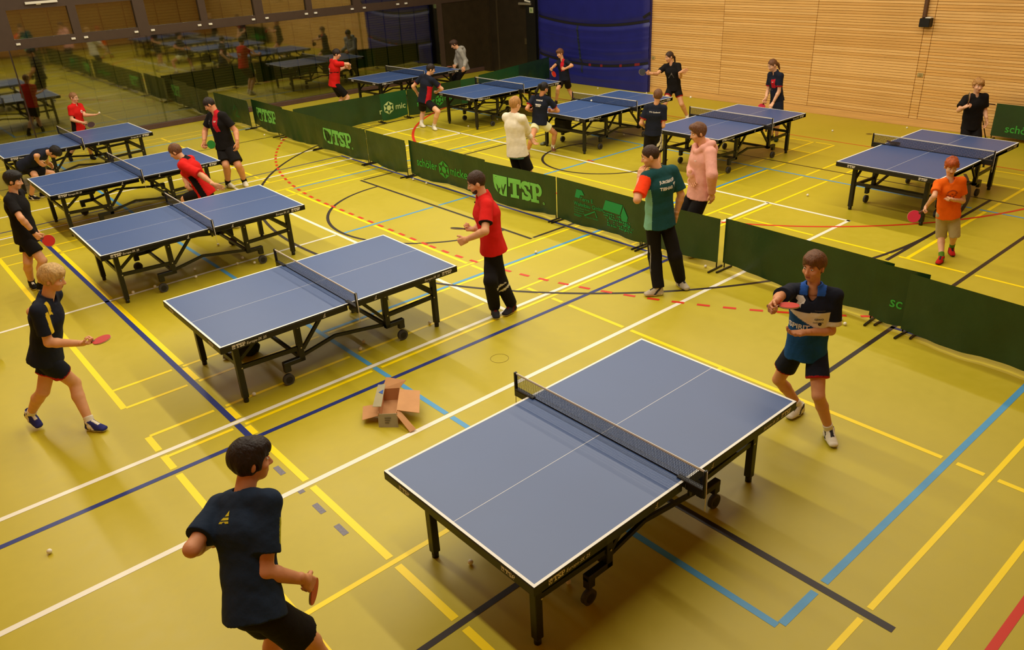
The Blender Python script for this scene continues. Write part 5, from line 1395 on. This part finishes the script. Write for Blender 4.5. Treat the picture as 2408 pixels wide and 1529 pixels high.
C_['p01'] = (dict(H=1.80, vox=.0105, hair=('full', 'dark'), skin='b', look=4, handR='grip', handL='relaxed', face=True,
    shirt=dict(col=['navy2', 'lime'], fn=f01, sl=.72, hem=.09, loose=.016, prints=[(three(), .0, .80, .075, PY, 'B')]), legs=('shorts', .72, ['black'], .035), shoes=('white2', 'white', 'navy')),
    'foreground player seen from behind, navy shirt with small yellow mark')
def f02(l, u, d, s, ta): return np.where((s > 0) & (AF > .048) & (np.abs(AO) < .028) & (ta > .0) | (s == 0) & (np.abs(l - .12) < .02) & (d > .03) & (u > .8), 1, 0)
C_['p02'] = (dict(H=1.72, vox=.0105, hair=('bowl', 'blond'), skin='a', look=-6, handR='grip', handL='relaxed', sock=('white', .07), palmR=(-.3, 0, 1),
    shirt=dict(col=['navy', 'yellow'], fn=f02, sl=.72, hem=.10, collar=True), legs=('shorts', .58, ['navy', 'trim'], .02), shoes=('shoeblue', 'white', 'white', 'white')),
    'blond player in a navy shirt with yellow stripe striding right, paddle out')
C_['p03'] = (dict(H=1.70, vox=.0115, hair=('bowl', 'black'), skin='a', handR='grip', band=('R', 'black'), sock=('black', .06),
    shirt=dict(col=['black'], sl=.72, hem=.13, loose=.02), legs=('shorts', .66, ['black'], .03), shoes=('black', 'white', 'charcoal')),
    'black haired player all in black with a wristband at the left edge')
C_['p04'] = (dict(H=1.68, vox=.014, hair=('bowl', 'black'), skin='a', look=-35, face=False,
    shirt=dict(col=['navy', 'white2'], fn=lambda l, u, d, s, ta: (d > .08) & (np.abs(u - .72) < .05), sl=.35, hem=.08), legs=('shorts', .72, ['black'], .02), shoes=('black', 'white', 'white'), sock=('black', .05)),
    'player in navy bending far forward beside the farthest table of the left row')
C_['p05'] = (dict(H=1.5, vox=.014, hair=('buzz', 'dblond'), skin='c', glasses=True, handR='grip', handL='open', palmL=(0, 0, 1), sock=('black', .1),
    shirt=dict(col=['red', 'black'], fn=lambda l, u, d, s, ta: (s == 0) & (l > .09) & (np.abs(d) < .07) & (u < .62), sl=.66, collar=True, prints=[(join2d([(stroke(arc(0, 0, .4, .5, 0, 360, 16), .3), 0, 0, 1)]), -.03, .70, .06, PW, 'F')]), legs=('shorts', .8, ['black', 'darkred'], .02), shoes=('black', 'charcoal', 'black')),
    'boy in red with glasses behind the farthest left table, about to serve')
C_['p06'] = (dict(H=1.72, vox=.0125, hair=('short', 'light'), skin='a', handL='open', look=-10,
    shirt=dict(col=['red', 'black', 'white'], fn=lambda l, u, d, s, ta: np.where((s == 0) & (l < -.06) & (np.abs(d + .01) < .05) & (u < .52), 1, np.where((s == 0) & (d > .075) & (np.abs(u - .45 - l) < .05), 2, np.where((u > .93) & (s == 0) & (np.abs(l) < .07), 1, 0))), sl=.85, hem=.12, loose=.026, collar=True), legs=('shorts', .85, ['black'], .02), shoes=('white', 'white', 'black')),
    'player in a red shirt lunging to the left between the tables of the left row')
def f07(l, u, d, s, ta): return np.where((s == 0) & (d > 0) & (l < -.015) & (l > -.12) & (u > .42 + .9 * (l + .10) * 0) & (u > .44 + 2.6 * np.maximum(0, l + .05)) , 1, 0)
C_['p07'] = (dict(H=1.84, vox=.0125, build=1.12, hair=('short', 'dark'), skin='b', handR='grip', handL='relaxed', look=-22, sock=('black', .09),
    shirt=dict(col=['black', 'red2'], fn=f07, sl=.68, hem=.08, collar=True, prints=[(T('TSP'), -.065, .76, .06, PW, 'F'), (rects([(0, 0, 1, .12), (.1, .2, .9, .3)]), .02, .55, .16, PG_, 'F'), (rects([(0, 0, .3, 1), (.3, .6, .6, 1)]), .085, .74, .04, PG_, 'F')]), legs=('shorts', .85, ['black'], .035), shoes=('white', 'white', 'navy')),
    'tall man in black and red polo and black shorts with a green paddle')
C_['p08'] = (dict(H=1.85, vox=.0115, hair=('short', 'brown'), skin='a', handR='grip', handL='fist', palmR=(0, 0, 1), beard=True,
    shirt=dict(col=['red', 'black'], fn=lambda l, u, d, s, ta: (s != 0) & (ta > .655), sl=.70, hem=.08, collar=True, loose=.018), legs=('pants', 1, ['black', 'white2']), legfn=lambda mi, l, u, d: np.where((l < -.03) & (u < -.42) & (u > -.52) & (d < .05) & (((u * 40 + d * 17) % 3) < 1.1), 1, mi), shoes=('charcoal', 'white', 'darkred', 'darkred')),
    'bearded man in a red polo and black trousers walking left in the middle')
def f09(l, u, d, s, ta): return np.where(s < 0, 1, np.where((s == 0) & (l < -.10) & (d > -.075) & (u < .66), 2, 0))
tib = join2d([(([(-.5, .5), (.5, .5), (.32, .12), (.08, .12), (0, -.5), (-.08, .12), (-.32, .12)], [(0, 1, 2, 3, 4, 5, 6)]), 0, 0, 1)])
C_['p09'] = (dict(H=1.86, vox=.011, hair=('buzz', 'brown'), skin='a', handL='relaxed', handR='relaxed', look=-4,
    shirt=dict(col=['teal', 'orange2', 'mint'], fn=f09, sl=.78, hem=.10, loose=.018, prints=[(T('JURGBAUER', .03), .03, .78, .22, PW, 'B'), (T('TIBHAR', .04), .0, .66, .17, PW, 'B'), (tib, .125, .67, .06, PW, 'B')]), legs=('pants', 1, ['black', 'grey']), legfn=lambda mi, l, u, d: np.where((np.abs(d) < .008) & (l < -.10) & (u < -.3), 1, mi), shoes=('shoegrey', 'white', 'charcoal', 'charcoal')),
    'man seen from behind in a teal shirt with one orange sleeve, hand at his mouth')
C_['p10'] = (dict(H=1.80, vox=.0115, hair=('quiff', 'light'), skin='a', handL='relaxed', handR='relaxed', look=-3,
    shirt=dict(col=['pink'], sl=2, hem=.12, hood=True, loose=.024, wr=.006, neck=.07, prints=[(stroke(arc(0, 0, .5, .4, 200, 340, 6), .2), -.06, .68, .035, PW, 'F')]), legs=('shorts', .8, ['black'], .03), shoes=('white', 'white', 'grey')),
    'man in a pink hoodie and black shorts behind the plain barrier')
C_['p11'] = (dict(H=1.74, vox=.012, hair=('short', 'lblond'), skin='c', handL='relaxed', handR='relaxed', look=-4,
    shirt=dict(col=['white'], sl=2, hem=.13, loose=.024, wr=.006, collar=True, undershirt='cyan'), legs=('shorts', .82, ['black'], .03), shoes=('white', 'white', 'grey')),
    'blond man in a white sweatshirt with folded arms behind the schöler barrier')
C_['p12'] = (dict(H=1.62, vox=.0125, build=.95, hair=('pony', 'black'), skin='b', handL='fist', handR='grip', look=-10, sock=('white', .10),
    shirt=dict(col=['navy', 'trim'], fn=lambda l, u, d, s, ta: (s != 0) & (ta > .63), sl=.68, hem=.05, prints=[(TSP(), -.02, .66, .13, PW, 'B'), (T('VEREINE', .02), -.01, .84, .15, PW, 'B')]), legs=('shorts', .48, ['ivory'], .03), shoes=('shoebrown', 'white', 'white', 'white')),
    'girl with a black ponytail, navy TSP shirt and cream shorts, seen from behind')
def g13(mi, l, u, d): return np.where((l > .10) & (u > -.36) & (u < .02) & (np.abs(((d + .06) % .034) - .012) < .009) & (np.abs(d + .01) < .06), 1, mi)
C_['p13'] = (dict(H=1.5, vox=.0125, hair=('short', 'light'), skin='a', handL='fist', handR='fist', look=-8, hemtrim=False,
    shirt=dict(col=['navy', 'trim'], fn=lambda l, u, d, s, ta: (s != 0) & (ta > .655), sl=.70, hem=.06, prints=[(T('TTC Quellental', .02), .0, .76, .22, PW, 'B')]), legs=('shorts', .86, ['black', 'white'], .03), legfn=g13, shoes=('white', 'white', 'black')),
    'boy seen from behind in a navy club shirt and black shorts with white side stripes')
C_['p14'] = (dict(H=1.68, vox=.0135, build=.95, hair=('tail', 'brown'), skin='a', handR='grip', handL='open', look=-6,
    shirt=dict(col=['black'], sl=.58, hem=.08, prints=[(join2d([(three(), 0, 0, 1)]), .0, .55, .16, PG_, 'F')]), legs=('shorts', .50, ['black', 'trim'], .012), shoes=('white', 'white', 'grey'), sock=('white', .05)),
    'girl in a black shirt stretching a black paddle to the left, before the wooden wall')
C_['p15'] = (dict(H=1.62, vox=.0135, build=.92, hair=('tail', 'light'), skin='c', handR='grip', handL='relaxed', look=-14, palmL=(0, -.2, -1),
    shirt=dict(col=['navy', 'red2'], fn=lambda l, u, d, s, ta: np.where((s != 0) & (ta > .63) | (s == 0) & (d > .0) & (l < -.0) & (l > -.10) & (u > .45) & (u < .78), 1, 0), sl=.68, hem=.06, collar=True, prints=[(rects([(0, 0, 1, .16), (0, .3, .8, .42)]), .04, .38, .10, PG_, 'F'), (T('TSP'), -.05, .68, .04, PW, 'F')]), legs=('shorts', .55, ['navy'], .05), shoes=('shoegreen', 'shoegreen', 'charcoal')),
    'girl in a navy and red shirt leaning on the table with a pink paddle')
ost = join2d([(rects([(-.5, -.1, -.3, .0), (-.25, -.25, -.1, -.1), (-.05, -.05, .1, .05), (.2, -.2, .4, -.1), (.1, -.4, .2, -.2), (-.2, -.5, 0, -.4), (.3, .0, .5, .1)]), 0, 0, 1), (stroke(arc(0, 0, .45, .35, 20, 160, 8), .08), 0, 0, 1)])
C_['p16'] = (dict(H=1.36, vox=.0115, hair=('curly', 'ginger'), skin='c', handR='grip', handL='fist', look=-18, sock=('sockgreen', .10), build=.98,
    shirt=dict(col=['orange'], sl=.66, hem=.10, loose=.022, prints=[(ost, .0, .60, .17, PN, 'F')]), legs=('shorts', 1.12, ['beige'], .018), shoes=('shoered', 'charcoal', 'darkred', 'charcoal')),
    'small red haired boy in an orange shirt and beige shorts carrying a pink paddle')
C_['p17'] = (dict(H=1.52, vox=.0135, hair=('curly', 'lblond'), skin='c', handR='grip', handL='relaxed', look=-6,
    shirt=dict(col=['black'], sl=.72, hem=.12, loose=.02), legs=('shorts', .8, ['black'], .03), shoes=('white', 'white', 'grey')),
    'blond boy in black with a red paddle against the wooden wall on the right')
C_['p18'] = (dict(H=1.5, vox=.0135, hair=('fringe', 'light'), skin='a', handR='grip', handL='fist', look=-8,
    shirt=dict(col=['navy', 'red2'], fn=lambda l, u, d, s, ta: (s == 0) & (d > .02) & (l < .0) & (l > -.11) & (u > .42), sl=.70, hem=.06, collar=True), legs=('shorts', .68, ['black'], .03), shoes=('black', 'charcoal', 'black')),
    'boy in a dark shirt with a red panel before the tall blue mat')
C_['p19'] = (dict(H=1.74, vox=.0125, hair=('short', 'dark'), skin='c', glasses=True, handL='relaxed', handR='fist', look=-6, sock=('white', .09),
    shirt=dict(col=['navy', 'red2'], fn=lambda l, u, d, s, ta: np.where((s != 0) & (ta > .63) | (s == 0) & (np.abs(l - .155) < .028) & (u < .62), 1, 0), sl=.68, hem=.06, collar=True), legs=('shorts', .66, ['black'], .02), shoes=('white', 'white', 'grey')),
    'player in navy with red side panel and glasses crouching by the football logo barrier')
C_['p20'] = (dict(H=1.76, vox=.014, hair=('short', 'dark'), skin='c', handL='fist', handR='fist', face=True,
    shirt=dict(col=['red', 'black'], fn=lambda l, u, d, s, ta: (s == 0) & (d < .05) & (np.abs(u - .42 - .5 * l) < .02) & (l > -.06), sl=.62, hem=.09, prints=[(T('SFT', .03), -.03, .56, .15, PW, 'B'), (T('tenero', .03), -.03, .40, .10, PW, 'B')]), legs=('shorts', .80, ['black'], .02), shoes=('white', 'white', 'grey'), sock=('white', .06)),
    'player in a red lettered shirt with his back turned, in front of the glazed wall')
C_['p21'] = (dict(H=1.74, vox=.014, hair=('quiff', 'brown'), skin='a', handL='relaxed', handR='grip', look=-12,
    shirt=dict(col=['grey'], sl=2, hem=.10, hood=True, loose=.022, wr=.006), legs=('pants', 1, ['black']), shoes=('black', 'white', 'grey')),
    'player in a grey hoodie leaning at the end of the far back table')
def f22(l, u, d, s, ta):
    # dark yoke and sleeves, white band, royal blue below a diagonal
    r = np.where(u > .66, 0, np.where(u > np.maximum(.36, .46 + 1.05 * l), 1, 2))
    r = np.where(d < -.02, np.where(u > .6, 0, 2), r)
    r = np.where(s != 0, 0, r)
    r = np.where((s < 0) & (ta > .66), 1, r)
    return np.where((s == 0) & (u > .90) & (np.abs(l) < .10), 3, r)
pan = join2d([(([(-.3, .5), (.15, .5), (.4, .2), (.3, -.1), (.1, -.15), (.05, -.5), (-.1, -.2), (-.4, -.35), (-.2, 0), (-.42, .2)], [(9, 8, 7, 6, 5, 4, 3, 2, 1, 0)]), 0, 0, 1)])
C_['p22'] = (dict(H=1.74, vox=.0105, build=.92, hair=('fringe', 'light'), skin='b', handR='grip', handL='relaxed', look=-4, sock=('white', .08), palmL=(0, 0, 1),
    shirt=dict(col=['navy', 'white', 'blue', 'blue2'], fn=f22, sl=.80, hem=.10, collar=True, v=.035, loose=.018, prints=[(T('GEWO', .03), -.075, .555, .07, PB_, 'F'), (T('tischtennis', .01), -.07, .50, .08, PB_, 'F'), (stroke(arc(0, 0, .5, .5, 0, 360, 14), .6), -.085, .475, .028, PB_, 'F'), (T('SPIRIT', .03), .075, .40, .17, PW, 'F'), (pan, .085, .80, .08, PW, 'F'), (join2d([(rects([(-.2, .1, .2, .25), (-.1, -.1, .15, .05)]), 0, 0, 1)]), .088, .81, .03, PB_, 'F'), (T('Tischtennisclub', .0), -.075, .70, .08, PG_, 'F')]), legs=('shorts', .60, ['navy', 'trim'], .03), shoes=('white', 'grey', 'charcoal', 'charcoal')),
    'smiling boy in a navy, white and blue shirt beside the nearest table')
for n in sorted(C_):
    spec, lb = C_[n]
    pr = p_(n, spec, lb)
    if n == 'p04': pr.location.x -= .12; pr.location.y -= .22
PAD = dict(p01=('red', 'black', 'reddish paddle edge in the hand of the foreground player'), p02=('red', 'black', 'red paddle held out flat by the blond player'), p03=('red', 'black', 'round red paddle of the player all in black at the left edge'), p05=('dark', 'black', 'dark paddle of the boy in red with glasses'), p07=('green', 'black', 'green paddle held by the tall man in black and red'), p08=('black', 'dark', 'dark paddle carried flat by the man in the red polo'), p14=('black', 'red', 'black paddle of the girl in black, pale edge'), p15=('pink', 'black', 'pink paddle of the girl leaning on the table'), p16=('pink', 'black', 'pink paddle of the boy in the orange shirt'), p17=('red', 'black', 'red paddle held upright by the blond boy in black'), p18=('red', 'black', 'red paddle of the boy before the blue mat'), p21=('red', 'black', 'red paddle of the player in the grey hoodie'), p22=('red', 'black', 'red paddle of the boy in navy, white and blue'))
for n, (a, b_, lb) in PAD.items():
    j = J_ALL[n]; paddle(j['PDc'], j['PDa'], j['PDn'], a, b_, lb)
j = J_ALL['p05']; hb = Vector(j['HL']) + (Vector(j['HL']) - Vector(j['WL'])).normalized() * .075 + Vector((0, 0, .03))
o = bpy.data.objects.new('table_tennis_ball', ball_me); o.location = hb; link(o); tag(o, 'white ball on the outstretched hand of the boy in red', 'ball', 'white table tennis balls')
